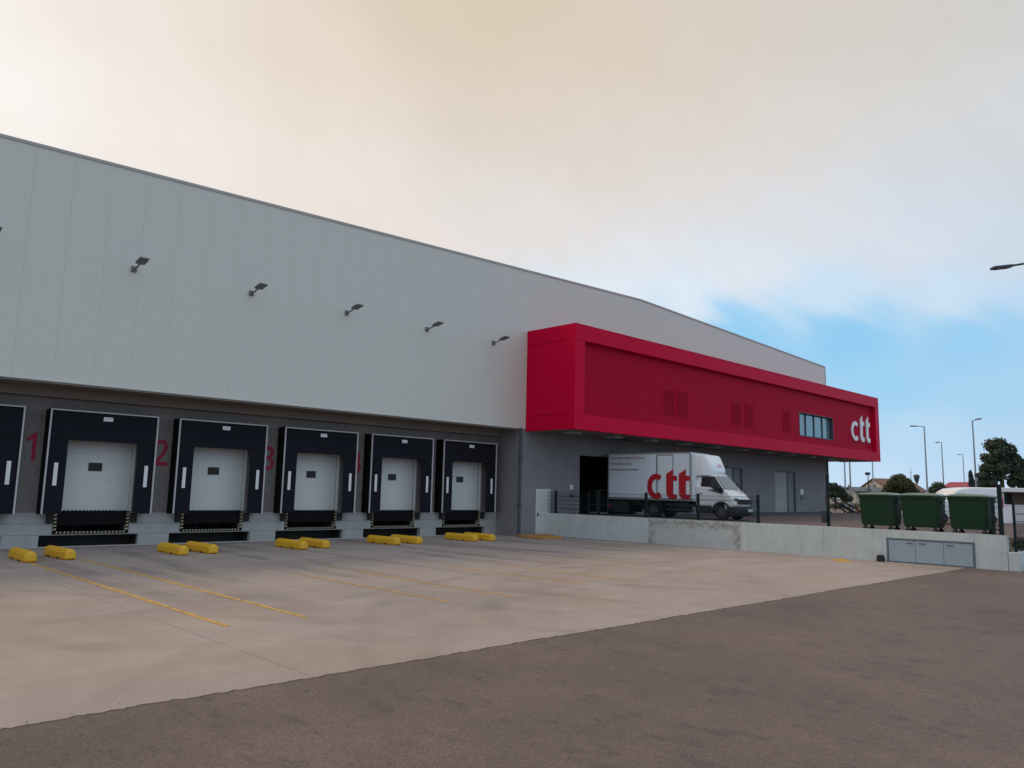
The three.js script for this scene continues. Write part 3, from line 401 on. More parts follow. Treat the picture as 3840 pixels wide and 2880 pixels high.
// ---------------------------------------------------------------- green bins
{
  const b = thing('wheeled_bin', 'green wheeled waste container, leftmost of the three on the wall', 'waste bin', [30.02, 1.02, 16.5], 'waste containers on the wall'), X = 30.02, Z = 16.5, Y = 1.13;
  const shell = (pts) => { const pos = [], idx = []; for (const [y, hx, hz, r] of pts) for (let i = 0; i < 32; i++) { const a = (i + 0.5) / 32 * Math.PI * 2, c = Math.cos(a), s = Math.sin(a), k = Math.pow(Math.abs(c) ** 10 + Math.abs(s) ** 10, -0.1); pos.push(X + hx * c * k, Y + y, Z + hz * s * k); } for (let j = 0; j + 1 < pts.length; j++) for (let i = 0; i < 32; i++) { const a = j * 32 + i, q = j * 32 + (i + 1) % 32; idx.push(a, a + 32, q, q, a + 32, q + 32); } const g = new THREE.BufferGeometry(); g.setAttribute('position', new THREE.Float32BufferAttribute(pos, 3)); g.setIndex(idx); const h = g.toNonIndexed(); h.setAttribute('uv', new THREE.Float32BufferAttribute(new Float32Array(h.attributes.position.count * 2), 2)); h.computeVertexNormals(); return toCreasedNormals(h, 0.7); };
  part('body', [shell([[0.12, 0.05, 0.05], [0.13, 0.36, 0.55], [0.2, 0.40, 0.585], [0.7, 0.44, 0.605], [1.1, 0.47, 0.62], [1.12, 0.50, 0.64], [1.18, 0.50, 0.64], [1.19, 0.44, 0.6]])], M.bin, b);
  part('lid', [shell([[1.185, 0.52, 0.655], [1.21, 0.535, 0.67], [1.25, 0.53, 0.665], [1.30, 0.40, 0.56], [1.325, 0.15, 0.3], [1.33, 0.01, 0.01]])], M.binLid, b);
  part('lid_handle', [bar(V(X - 0.56, Y + 1.22, Z - 0.5), V(X - 0.56, Y + 1.22, Z + 0.5), 0.018)], M.bin, b);
  part('rib', [-0.3, 0, 0.3].map((d) => rbox(X - 0.47, X - 0.40, Y + 0.22, Y + 0.98, Z + d - 0.012, Z + d + 0.012, 0.006, 1)).slice(0, 0).concat([rbox(X - 0.1, X + 0.1, Y + 1.0, Y + 1.06, Z - 0.66, Z - 0.6, 0.02, 1), rbox(X - 0.1, X + 0.1, Y + 1.0, Y + 1.06, Z + 0.6, Z + 0.66, 0.02, 1)]), M.bin, b);
  for (const s of [-1, 1]) part('trunnion', bar(V(X, Y + 0.98, Z + s * 0.58), V(X, Y + 0.98, Z + s * 0.70), 0.035, 10), M.galv, b);
  for (const sx of [-0.3, 0.3]) for (const sz of [-0.45, 0.45]) { const w = part('wheel', bar(V(X + sx - 0.025, Y - 0.03 + 0.02, Z + sz), V(X + sx + 0.025, Y - 0.03 + 0.02, Z + sz), 0.1, 14), M.rubber, b); part('castor', [box(X + sx - 0.045, X + sx - 0.03, Y - 0.02, Y + 0.13, Z + sz - 0.03, Z + sz + 0.03), box(X + sx + 0.03, X + sx + 0.045, Y - 0.02, Y + 0.13, Z + sz - 0.03, Z + sz + 0.03), box(X + sx - 0.045, X + sx + 0.045, Y + 0.1, Y + 0.14, Z + sz - 0.05, Z + sz + 0.05)], M.steel, w); }
  dup(b, [30.02, 1.02, 17.98], 0.03, 'green wheeled waste container, middle one of the three on the wall'); dup(b, [29.98, 1.02, 19.53], -0.04, 'green wheeled waste container, rightmost of the three beside the corner post');
}
// ---------------------------------------------------------------- yellow wheel guides
{
  const pr = [[-0.13, 0], [-0.16, 0.05], [-0.15, 0.2], [-0.1, 0.27], [-0.04, 0.3], [0.04, 0.3], [0.1, 0.27], [0.15, 0.2], [0.16, 0.05], [0.13, 0]];
  const L = 1.95, sh = poly(pr), g = new THREE.ExtrudeGeometry(sh, { depth: L - 0.24, bevelEnabled: true, bevelThickness: 0.12, bevelSize: 0.07, bevelOffset: -0.07, bevelSegments: 4 }); g.translate(0, 0.0, -L / 2 + 0.12);
  const lab = (side, p) => 'yellow wheel guide, ' + side + ' of the pair ' + p, pairs = ['below the red one', 'below the red two', 'below the red three', 'below the red four', 'nearest the corner downpipe'];
  const w = thing('wheel_guide', lab('left', pairs[0]), 'wheel guide', [5.6, 0, 2.55], 'yellow wheel guides in front of the docks');
  const body = g.clone(); body.translate(5.6, 0, 2.55); part('body', muv(body.toNonIndexed()), M.yellow, w);
  for (const s of [-1, 1]) for (const z of [-0.45, 0.35]) part('drain_notch', box(5.6 + s * 0.155 - 0.012, 5.6 + s * 0.155 + 0.012, 0.002, 0.06, 2.55 + z - 0.045, 2.55 + z + 0.045), M.rubber, w);
  [[6.6, 2.25, 0.05], [9.82, 2.25, 0], [10.78, 2.15, 0.03], [14.12, 1.95, 0], [15.12, 1.8, -0.02], [18.38, 1.55, 0.03], [19.5, 1.55, 0], [22.68, 1.3, 0.04], [23.66, 1.4, 0]].forEach(([x, z, a], k) => dup(w, [x, 0, z], a, lab(k % 2 ? 'left' : 'right', pairs[(k + 1) >> 1])));
  const c = thing('yellow_ramp', 'flat worn yellow painted concrete hump at the foot of the grey corner', 'hump', [27.9, 0, 0.6]);
  const hump = new THREE.ExtrudeGeometry(poly([[26.75, -2.45], [26.85, -1.0], [27.25, 0.1 - 0.3], [29.2, -0.25], [29.25, -0.5], [28.4, -1.6], [27.9, -2.55]]), { depth: 0.05, bevelEnabled: true, bevelSize: 0.06, bevelThickness: 0.05, bevelSegments: 2 }); hump.rotateX(-Math.PI / 2); part('hump', muv(hump.toNonIndexed()), std([0.46, 0.235, 0.055], { map: at(mott, 0.3, 0.3) }), c);
  const dr = thing('drain_cap', 'small black drain cover at the foot of the wall beside the downpipe', 'drain', [28.1, 0, 0.12]); part('cover', rbox(27.95, 28.3, 0, 0.06, 0.02, 0.22, 0.02, 1), M.rubber, dr); part('grate', [0, 1, 2, 3].map((k) => box(27.99 + k * 0.075, 28.02 + k * 0.075, 0.06, 0.07, 0.05, 0.19)), M.steel, dr);
}

// ---------------------------------------------------------------- truck
{
  const t = thing('delivery_truck', 'white box truck with red ctt letters parked against the dark doorway', 'truck', [34.0, 1.0, 0.45]), a = 34.0, b = 36.14, cx = 35.07, G = 1.0; t.rotation.y = 0.105; t.scale.z = 0.945;
  const bend = (g) => { const p = g.attributes.position; for (let i = 0; i < p.count; i++) { const z = p.getZ(i), d = (p.getX(i) - cx); if (z > 7.5) p.setZ(i, z - Math.min(1, (z - 7.5) / 0.9) * (0.14 + 0.36 * d * d)); } g.computeVertexNormals(); return g; };
  part('cargo_box', rbox(a, b, 1.93, 4.38, 0.45, 5.76, 0.025, 2), M.boxWhite, t);
  part('box_rail', [box(a - 0.012, b + 0.012, 1.90, 2.0, 0.44, 5.77), box(a - 0.012, b + 0.012, 4.33, 4.40, 0.44, 5.77), box(a - 0.012, a + 0.05, 2.0, 4.33, 0.435, 0.52), box(a - 0.012, a + 0.05, 2.0, 4.33, 5.68, 5.775), box(b - 0.05, b + 0.012, 2.0, 4.33, 5.68, 5.775)], M.galv, t);
  const sd = part('side_door', rbox(a - 0.018, a + 0.01, 2.03, 4.24, 3.72, 4.66, 0.006, 1), M.boxWhite, t); part('door_seal', [box(a - 0.022, a, 2.02, 4.28, 3.65, 3.72), box(a - 0.022, a, 4.24, 4.29, 3.72, 4.66), box(a - 0.016, a, 2.02, 4.28, 4.66, 4.70)], M.lampGrey, sd);
  // prints: logo and three lines too small to read
  for (const [s, z, y, h] of [[cShape(0.36, 0.42, 0.19), 3.06, 1.93 + 0.02, 1.6], [tShape(0.27), 4.26, 1.96, 1.58], [tShape(0.27), 5.04, 1.96, 1.58]]) { const g = glyph(s, h, 0.004); g.rotateY(-Math.PI / 2); g.translate(a - 0.019, y, z); part('logo_letter', g, M.redInk, t); }
  const line = (z0, z1, y0, dy, h, n, s) => { const out = []; let z = z0; while (z < z1) { const l = 0.05 + 0.1 * vn(z * 31 + s, s), yy = y0 + dy * (z - z0) / (z1 - z0); out.push(box(a - 0.003, a + 0.01, yy, yy + h * (0.7 + 0.3 * vn(z * 57, s)), z, Math.min(z1, z + l * 0.7))); z += l; } return out; };
  part('print_line', line(0.62, 2.9, 4.08, 0, 0.13, 20, 3), M.pinkInk, t); part('print_line', line(0.62, 2.0, 3.76, 0, 0.13, 12, 8), M.pinkInk, t); part('print_line', line(0.62, 2.5, 3.46, 0, 0.09, 14, 5), M.ink, t);
  // chassis
  part('chassis', [box(cx - 0.45, cx - 0.33, 1.6, 1.85, 0.5, 7.6), box(cx + 0.33, cx + 0.45, 1.6, 1.85, 0.5, 7.6), ...[1.2, 2.4, 3.6, 4.8].map((z) => box(a + 0.1, b - 0.1, 1.78, 1.9, z - 0.04, z + 0.04)), box(cx - 0.3, cx + 0.3, 1.35, 1.7, 2.2, 2.55)], M.plastic, t);
  part('side_guard', [box(a + 0.04, a + 0.08, 1.62, 1.72, 4.2, 5.9), box(a + 0.04, a + 0.08, 1.38, 1.48, 4.2, 5.9), box(a + 0.05, a + 0.07, 1.3, 1.9, 4.5, 4.56), box(a + 0.05, a + 0.07, 1.3, 1.9, 5.5, 5.56)], M.plastic, t);
  part('fuel_tank', rbox(a + 0.15, cx - 0.4, 1.3, 1.85, 4.6, 5.5, 0.06, 3), M.plastic, t);
  part('tail_lift', [rbox(a + 0.05, b - 0.05, 1.35, 1.7, 0.35, 0.62, 0.03, 1), box(cx - 0.8, cx - 0.7, 1.2, 1.8, 0.5, 1.6), box(cx + 0.7, cx + 0.8, 1.2, 1.8, 0.5, 1.6)], M.steel, t);
  part('tail_lamp', rbox(a + 0.02, a + 0.06, 1.45, 1.6, 0.36, 0.6, 0.01, 1), M.redDark, t);
  const mud = std([0.02, 0.02, 0.02]); for (const [p, q] of [[a + 0.05, a + 0.5], [b - 0.5, b - 0.05]]) part('mudguard', (() => { const s = new THREE.Shape(); s.absarc(0, 0, 0.52, 0.15, Math.PI - 0.15); s.absarc(0, 0, 0.47, Math.PI - 0.15, 0.15, true); const g = new THREE.ExtrudeGeometry(s, { depth: q - p, bevelEnabled: false }); g.rotateY(-Math.PI / 2); g.translate(q, 1.39, 3.4); return g; })(), M.plastic, t);
  const wheel = (z, x0, x1, out) => { const w = part('wheel', [bar(V(x0, G + 0.38, z), V(x1, G + 0.38, z), 0.38, 28)], M.rubber, t); const rim = new THREE.TorusGeometry(0.2, 0.035, 8, 24); rim.rotateY(Math.PI / 2); rim.translate(out, G + 0.38, z); part('rim', [rim, bar(V(out - 0.012, G + 0.38, z), V(out + 0.012, G + 0.38, z), 0.17, 20), bar(V(out - 0.05, G + 0.38, z), V(out + 0.05, G + 0.38, z), 0.07, 12)], M.rim, w); };
  for (const z of [3.4]) { wheel(z, a + 0.08, a + 0.5, a + 0.075); wheel(z, b - 0.5, b - 0.08, b - 0.075); } wheel(7.46, a + 0.1, a + 0.34, a + 0.095); wheel(7.46, b - 0.34, b - 0.1, b - 0.095);
  // cab: body profile [z, y], with a wheel arch
  const ca = a + 0.06, cb = b - 0.06, arch = []; for (let i = 0; i <= 14; i++) { const q = Math.PI * i / 14; arch.push([7.46 + 0.5 * Math.cos(Math.PI - q), 1.38 + 0.5 * Math.sin(q)]); }
  const low = prof([[6.0, 1.62], [6.9, 1.62], ...arch.map(([z, y]) => [z, Math.max(1.5, y)]), [8.0, 1.5], [8.55, 1.62], [8.62, 1.72], [8.66, 1.9], [8.56, 2.1], [8.36, 2.3], [8.0, 2.46], [7.72, 2.52], [7.4, 2.60], [6.0, 2.66]], ca, cb, 0.05);
  part('cab_body', toCreasedNormals(bend(tess(low)), 0.6), M.paint, t);
  // upper cab narrows to the roof
  const cab = (y0, y1, z0, z1f0, z1f1, in0, in1) => { const p = [[ca + in0, y0, z0], [cb - in0, y0, z0], [cb - in0, y0, z1f0], [ca + in0, y0, z1f0], [ca + in1, y1, z0], [cb - in1, y1, z0], [cb - in1, y1, z1f1], [ca + in1, y1, z1f1]]; return mergeGeometries([[0, 3, 7, 4], [3, 2, 6, 7], [2, 1, 5, 6], [1, 0, 4, 5], [4, 7, 6, 5], [0, 1, 2, 3]].map((f) => quad(...f.map((i) => p[i])))); };
  part('cab_upper', [cab(2.5, 3.26, 6.0, 7.62, 6.95, 0.02, 0.26)], M.paint, t);
  // deflector: bulging shape from the cab roof up to the box
  { const pos = [], idx = [], secs = [[6.0, 4.30, 3.2, 0.04], [6.3, 4.30, 3.21, 0.05], [6.52, 4.27, 3.22, 0.08], [6.64, 4.16, 3.22, 0.11], [6.94, 3.66, 3.22, 0.22], [7.01, 3.5, 3.22, 0.26], [7.02, 3.38, 3.22, 0.29], [6.98, 3.26, 3.22, 0.31]];
    for (const [z, yt, yb, ins] of secs) { const h = Math.max(0.02, yt - yb), prof2 = [[0, 0], [0.006, 0.8], [0.03, 0.94], [0.08, 0.99], [0.25, 1.0]]; const row = [...prof2, ...prof2.map(([u, v]) => [2 - u, v]).reverse()]; for (const [u, v] of row) { const x0 = ca + ins, x1 = cb - ins; pos.push(x0 + (x1 - x0) * u / 2, yb + h * v, z - 0.14 * Math.pow(Math.abs(u - 1), 2.5) * (z - 6.0)); } }
    const n = 10; for (let j = 0; j + 1 < secs.length; j++) for (let i = 0; i + 1 < n; i++) { const p = j * n + i; idx.push(p, p + n, p + 1, p + 1, p + n, p + n + 1); } for (let i = 1; i + 1 < n; i++) idx.push(0, i, i + 1);
    const g = new THREE.BufferGeometry(); g.setAttribute('position', new THREE.Float32BufferAttribute(pos, 3)); g.setIndex(idx); const h = g.toNonIndexed(); h.setAttribute('uv', new THREE.Float32BufferAttribute(new Float32Array(h.attributes.position.count * 2), 2)); h.computeVertexNormals(); part('roof_deflector', toCreasedNormals(h, 0.5), M.paint, t); }
  for (const [s, dx, h] of [[cShape(0.36, 0.42, 0.17), 0, 0.2], [tShape(0.2), 0.2, 0.22], [tShape(0.2), 0.32, 0.22]]) { const g = glyph(s, h, 0.006); g.rotateX(-0.72); g.rotateY(0.0); g.scale(-1, 1, 1); g.scale(-1, 1, 1); g.translate(cx - 0.22 + dx, 3.66, 6.985); part('logo_letter', g, M.redInk, t); }
  // glazing: windscreen and side windows laid on the cab faces
  const ws = [[ca + 0.1, 2.55, 7.6], [cb - 0.1, 2.55, 7.6], [cb - 0.3, 3.2, 7.02], [ca + 0.3, 3.2, 7.02]].map(([x, y, z]) => [x, y + 0.012, z + 0.014]); part('windscreen', quad(...ws), M.screen, t);
  for (const s of [0, 1]) { const X = (y) => { const q = (y - 2.5) / 0.76, i = 0.02 + 0.24 * q; return s ? cb - i + 0.034 : ca + i - 0.034; }; const sh = [[6.28, 2.62], [6.55, 2.52], [7.56, 2.30], [7.62, 2.46], [7.02, 3.16], [6.28, 3.16]].map(([z, y]) => [z, y]); const g = new THREE.BufferGeometry(), p = []; for (let i = 1; i + 1 < sh.length; i++) for (const k of s ? [0, i + 1, i] : [0, i, i + 1]) p.push(X(sh[k][1]), sh[k][1], sh[k][0]); g.setAttribute('position', new THREE.Float32BufferAttribute(p, 3)); g.setAttribute('uv', new THREE.Float32BufferAttribute(new Float32Array(p.length / 3 * 2), 2)); g.computeVertexNormals(); part('side_window', g, M.glass, t);
    const x = s ? cb : ca, q = s ? 1 : -1; part('cab_door', [prof([[6.12, 1.72], [6.86, 1.72], [6.96, 1.95], [7.2, 2.1], [7.5, 2.5], [6.12, 2.6]], s ? cb - 0.02 : ca - 0.012, s ? cb + 0.012 : ca + 0.02, 0.004)], M.paint, t);
    part('window_sill', quad([x + q * 0.015, 2.36, 7.5], [x + q * 0.015, 2.58, 6.9], [x + q * 0.015, 2.64, 6.95], [x + q * 0.015, 2.56, 7.62]), M.plastic, t);
    part('door_handle', rbox(Math.min(x, x + q * 0.03), Math.max(x, x + q * 0.03), 2.28, 2.32, 6.22, 6.4, 0.008, 1), M.plastic, t);
    const m = part('wing_mirror', rbox(s ? cb + 0.1 : ca - 0.3, s ? cb + 0.3 : ca - 0.1, 2.5, 2.86, 7.3, 7.42, 0.04, 2), M.plastic, t); part('mirror_arm', bar(V(x, 2.55, 7.36), V(x + q * 0.12, 2.58, 7.36), 0.025), M.plastic, m); }
  part('fender_flare', [ca - 0.015, cb - 0.035].map((x) => { const s = new THREE.Shape(); s.absarc(0, 0, 0.56, 0, Math.PI); s.absarc(0, 0, 0.47, Math.PI, 0, true); const g = new THREE.ExtrudeGeometry(s, { depth: 0.05, bevelEnabled: false }); g.rotateY(-Math.PI / 2); g.translate(x + 0.05, 1.36, 7.46); return g; }), M.plastic, t);
  part('sill_skirt', [rbox(ca - 0.01, ca + 0.2, 1.3, 1.7, 5.98, 6.92, 0.03, 1), rbox(cb - 0.2, cb + 0.01, 1.3, 1.7, 5.98, 6.92, 0.03, 1)], M.plastic, t);
  part('front_bumper', [toCreasedNormals(bend(tess(prof([[7.98, 1.2], [8.5, 1.2], [8.68, 1.32], [8.72, 1.52], [8.7, 1.66], [8.5, 1.72], [8.02, 1.72]], ca - 0.01, cb + 0.01, 0.08))), 0.6)], M.plastic, t);
  part('grille', bend(tess(rbox(ca + 0.2, cb - 0.2, 1.8, 2.04, 8.36, 8.70, 0.02, 1))), M.plastic, t); part('lower_grille', bend(tess(rbox(ca + 0.35, cb - 0.35, 1.3, 1.4, 8.5, 8.74, 0.02, 1))), M.rubber, t);
  for (const s of [-1, 1]) { const g = new RoundedBoxGeometry(0.3, 0.24, 0.34, 3, 0.06); g.rotateX(-0.3); g.translate(cx + s * 0.82, 1.95, 8.46); part('headlight', bend(g), M.screen, t); }
  part('number_plate', box(cx - 0.26, cx + 0.26, 1.44, 1.55, 8.585, 8.605), M.strip, t);
  part('cab_gap_panel', rbox(a + 0.04, b - 0.04, 1.9, 4.28, 5.77, 5.99, 0.03, 1), M.boxWhite, t);
}
// splits long triangles along x so that a bend can act on them
function tess(g) { g = g.index ? g.toNonIndexed() : g; for (let k = 0; k < 4; k++) { const p = g.attributes.position, out = []; const v = (i) => [p.getX(i), p.getY(i), p.getZ(i)], mid = (q, r) => q.map((c, j) => (c + r[j]) / 2); for (let i = 0; i < p.count; i += 3) { const t = [v(i), v(i + 1), v(i + 2)]; let e = -1, m = 0.3; for (let j = 0; j < 3; j++) { const d = Math.abs(t[j][0] - t[(j + 1) % 3][0]); if (d > m) { m = d; e = j; } } if (e < 0) out.push(...t); else { const a = t[e], b = t[(e + 1) % 3], c = t[(e + 2) % 3], h = mid(a, b); out.push(a, h, c, h, b, c); } } g = new THREE.BufferGeometry(); g.setAttribute('position', new THREE.Float32BufferAttribute(out.flat(), 3)); g.setAttribute('uv', new THREE.Float32BufferAttribute(new Float32Array(out.length * 2), 2)); g.computeVertexNormals(); } return g; }
{ // roll cage left of the truck, at the doorway
  const c = thing('roll_cage', 'empty metal roll cage standing in the dark doorway left of the truck', 'roll cage', [33.0, 1.0, 0.55]); const x0 = 32.65, x1 = 33.35, z0 = 0.2, z1 = 0.95;
  part('frame', [[x0, z0], [x1, z0], [x0, z1], [x1, z1]].map(([x, z]) => bar(V(x, 1.15, z), V(x, 2.35, z), 0.017, 8)).concat([[x0, z0, x1, z0], [x0, z1, x1, z1], [x0, z0, x0, z1]].flatMap(([a, b, d, e]) => [1.2, 1.6, 2.0, 2.34].map((y) => bar(V(a, y, b), V(d, y, e), 0.010, 6)))), M.rim, c);
  part('deck', box(x0, x1, 1.12, 1.16, z0, z1), M.galv, c); for (const [x, z] of [[x0, z0], [x1, z0], [x0, z1], [x1, z1]]) part('wheel', bar(V(x - 0.02, 1.06, z), V(x + 0.02, 1.06, z), 0.06, 10), M.rubber, c);
}

// ---------------------------------------------------------------- street lamps
function lampPost(name, label, x, z, h, arm, y0, turn, group) {
  const l = thing(name, label, 'street lamp', [x, y0, z], group);
  part('pole', [bar(V(x, y0, z), V(x, h, z), 0.10, 10, 0.06)], M.pole, l); part('arm', [bar(V(x, h - 0.05, z), V(x + arm, h + 0.05, z), 0.04, 8)], M.pole, l); part('base_plate', box(x - 0.2, x + 0.2, y0, y0 + 0.04, z - 0.2, z + 0.2), M.pole, l);
  const hd = part('lamp_head', rbox(x + arm - 0.05, x + arm + 0.62, h - 0.01, h + 0.1, z - 0.15, z + 0.15, 0.03, 1), M.lampGrey, l); part('lens', box(x + arm + 0.05, x + arm + 0.55, h - 0.02, h - 0.011, z - 0.11, z + 0.11), M.lens, hd); l.rotation.y = turn; return l;
}
{
  const perp = Math.atan2(0.697, 0.717), grp = 'street lamps beyond the yard';   // turn of +x onto the view's right is -perp
  const A = lampPost('street_lamp', 'tall street lamp just right of the red volume, its arm pointing left', 88.8, -0.85, 10.0, 0.75, 0.95, Math.PI - perp - 0.35, grp);
  dup(A, [114.2, 0.95, -7.0], Math.PI - perp, 'shorter looking street lamp, arm left, above the gap between second and third bin'); dup(A, [145.3, 0.95, -13.3], Math.PI - perp, 'faint far street lamp with its arm pointing left, above the red roof');
  dup(A, [84.4, 0.95, 4.95], -perp, 'street lamp with its arm pointing right beside the big pine');
  dup(A, [90.8, 0.95, -10.3], 1.2, 'lamp pole hidden by the red volume above, left of two close together'); dup(A, [86.2, 0.95, -7.8], 2.2, 'lamp pole hidden by the red volume above, right of two close together'); dup(A, [113.8, 0.95, -16.0], 2.0, 'thin lamp pole under the lower right corner of the red volume');
  const s = thing('garden_lamp', 'low dark lamp post in front of the cream house gable', 'lamp', [72.2, 1, -0.38]); part('pole', [bar(V(72.2, 1, -0.38), V(72.1, 4.4, -0.38), 0.06, 8, 0.04)], M.slate, s); part('lamp_head', rbox(71.85, 72.25, 4.35, 4.6, -0.55, -0.2, 0.05, 2), M.slate, s);
  const m = thing('thin_mast', 'faint thin mast between the round tree and the water tower', 'mast', [149.8, 0.95, -23.2]); part('mast', bar(V(149.8, 0.95, -23.2), V(149.8, 7.6, -23.2), 0.09, 6, 0.05), M.pole, m); part('antenna', [bar(V(149.6, 7.1, -23.4), V(150.0, 7.1, -23.0), 0.03, 5), bar(V(149.8, 7.6, -23.2), V(149.8, 8.1, -23.2), 0.02, 5)], M.pole, m);
  // close street lamp reaching in from the right edge
  const c = thing('roadside_lamp', 'dark street lamp head reaching in from the right edge against the sky', 'street lamp', [34.9, 0, 22.6]);
  part('pole', bar(V(34.9, 0, 22.6), V(34.9, 11.55, 22.6), 0.09, 12, 0.055), M.slate, c); part('arm', bar(V(34.9, 11.5, 22.6), V(32.8, 10.95, 20.5), 0.04, 8), M.slate, c);
  const h = new RoundedBoxGeometry(0.74, 0.1, 0.3, 2, 0.03); h.rotateZ(0.13); h.rotateY(-Math.PI / 4); h.translate(32.6, 10.9, 20.28); const hd = part('lamp_head', h, M.slate, c); const q = new THREE.BoxGeometry(0.5, 0.012, 0.22); q.rotateZ(0.13); q.rotateY(-Math.PI / 4); q.translate(32.6, 10.84, 20.28); part('lens', q, M.lampGrey, hd);
}

// ---------------------------------------------------------------- trees, houses, vehicles beyond
function leaves(clumps, per, size, s0) {
  seed = s0; const pos = [], nor = [], uv = [], u = V(0, 0, 0), v = V(0, 0, 0), n = V(0, 0, 0);
  for (const [x, y, z, rx, ry, rz] of clumps) for (let i = 0; i < per; i++) {
    let a, b, c, d; do { a = rr(-1, 1); b = rr(-1, 1); c = rr(-1, 1); d = a * a + b * b + c * c; } while (d > 1 || d < 0.12);
    const s = size * rr(0.55, 1.25); n.set(a + rr(-0.8, 0.8), b + rr(-0.5, 0.9), c + rr(-0.8, 0.8)).normalize(); u.set(rr(-1, 1), rr(-1, 1), rr(-1, 1)).cross(n).normalize().multiplyScalar(s); v.copy(u).cross(n).multiplyScalar(rr(0.35, 0.6));
    const kk = rr(0.85, 1.22), p = V(x + a * rx * kk, y + b * ry * kk, z + c * rz * kk), q = [p.clone().sub(u), p.clone().add(v), p.clone().add(u), p.clone().sub(v)];
    for (const k of [0, 1, 2, 0, 2, 3]) { pos.push(q[k].x, q[k].y, q[k].z); nor.push(n.x, n.y, n.z); uv.push(0, 0); }
  }
  const g = new THREE.BufferGeometry(); g.setAttribute('position', new THREE.Float32BufferAttribute(pos, 3)); g.setAttribute('normal', new THREE.Float32BufferAttribute(nor, 3)); g.setAttribute('uv', new THREE.Float32BufferAttribute(uv, 2)); return g;
}
function tree(name, label, x, z, y0, clumps, per, size, mat, trunkTop, tr, s0, cat = 'tree', group) {
  const t = thing(name, label, cat, [x, y0, z], group), g = [bar(V(x, y0, z), V(x, trunkTop, z), tr, 9, tr * 0.5)];
  for (const c of clumps) g.push(bar(V(x, y0 + (trunkTop - y0) * 0.62, z), V(c[0], c[1], c[2]), tr * 0.35, 6, tr * 0.12)); part('trunk', g, M.bark, t); part('crown', leaves(clumps, per, size, s0), mat, t); return t;
}
{
  // view-aligned helper: r metres to the right of the view and f metres away from a point
  const RX = 0.717, RZ = 0.697, FX = 0.697, FZ = -0.717, O = (x, z, r, f = 0) => [x + RX * r + FX * f, z + RZ * r + FZ * f];
  const cl = (x, z, list) => list.map(([r, y, rx, ry, f = 0]) => { const [a, b] = O(x, z, r, f); return [a, y, b, rx, ry, rx]; });
  tree('pine_tree', 'big dark pine with an uneven crown at the right edge behind the corner post', 80.9, 8.0, 0.95, cl(80.9, 8.0, [[-0.6, 7.3, 0.75, 0.6], [0.2, 7.45, 0.7, 0.55, 0.4], [-0.2, 6.7, 0.95, 0.7, -0.3], [0.75, 6.9, 0.65, 0.6], [-0.95, 6.1, 0.75, 0.55], [0.1, 5.9, 0.9, 0.6, 0.6], [1.15, 6.1, 0.6, 0.55], [1.5, 6.0, 0.35, 0.45], [-1.2, 5.2, 0.7, 0.45], [-0.4, 5.2, 0.75, 0.5, -0.5], [1.2, 5.3, 0.7, 0.45], [2.0, 5.6, 0.5, 0.5], [-1.55, 4.5, 0.7, 0.45], [-0.6, 4.4, 0.6, 0.4], [1.5, 4.5, 0.75, 0.5], [2.2, 4.7, 0.6, 0.5], [-1.3, 3.85, 0.75, 0.45], [0.9, 3.9, 0.4, 0.35], [2.0, 3.8, 0.6, 0.4]]), 520, 0.17, M.leafA, 6.6, 0.24, 11);
  tree('round_tree', 'round olive green tree in front of the cream house behind the first bin', 95.6, -6.0, 0.95, cl(95.6, -6.0, [[-0.35, 4.55, 0.7, 0.55], [0.3, 4.75, 0.55, 0.45, 0.3], [0.75, 4.3, 0.6, 0.5], [-0.95, 4.05, 0.6, 0.5, -0.2], [-1.3, 3.55, 0.55, 0.45], [1.15, 3.75, 0.6, 0.5], [0.1, 3.9, 0.9, 0.7, -0.5], [-0.4, 3.3, 0.9, 0.6, 0.3], [0.8, 3.2, 0.8, 0.55], [1.65, 3.15, 0.5, 0.4], [-1.6, 3.0, 0.5, 0.4], [0.3, 2.7, 1.4, 0.5]]), 620, 0.15, M.leafB, 4.2, 0.2, 23);
  tree('low_tree', 'small dark bushy tree behind the second bin', 109.7, -6.3, 0.95, cl(109.7, -6.3, [[0, 3.9, 0.8, 0.65], [-0.7, 3.4, 0.7, 0.55], [0.8, 3.4, 0.7, 0.55], [0, 2.9, 1.3, 0.6]]), 800, 0.16, M.leafA, 3.2, 0.14, 31);
  tree('cypress_tree', 'narrow dark cypress behind the white van', 107.0, -1.7, 0.95, cl(107.0, -1.7, [[-0.05, 5.5, 0.2, 0.5], [0, 5.0, 0.27, 0.6], [0, 4.3, 0.31, 0.7], [0, 3.5, 0.32, 0.7], [0, 2.6, 0.3, 0.8]]), 500, 0.12, M.leafC, 5, 0.1, 41);
  tree('dark_shrub', 'dark purplish shrub mass between the cypress and the pine', 113.5, -2.5, 0.95, cl(113.5, -2.5, [[-0.9, 4.6, 0.4, 0.45], [0.3, 4.7, 0.6, 0.55], [0.9, 4.5, 0.5, 0.5], [0, 3.9, 1.1, 0.6]]), 600, 0.16, M.leafC, 4, 0.1, 47, 'shrub');
  tree('hedge_tree', 'dark leafy tree under the red volume at the building corner', 85.0, -9.0, 0.95, cl(85.0, -9.0, [[-0.7, 3.4, 0.5, 0.5], [-0.1, 3.4, 0.5, 0.45], [0.5, 3.1, 0.55, 0.5], [-1.5, 3.2, 0.5, 0.5], [-0.5, 2.7, 0.9, 0.5], [0.8, 2.6, 0.6, 0.4], [1.3, 2.2, 0.6, 0.35]]), 800, 0.13, M.leafA, 2.6, 0.12, 53);
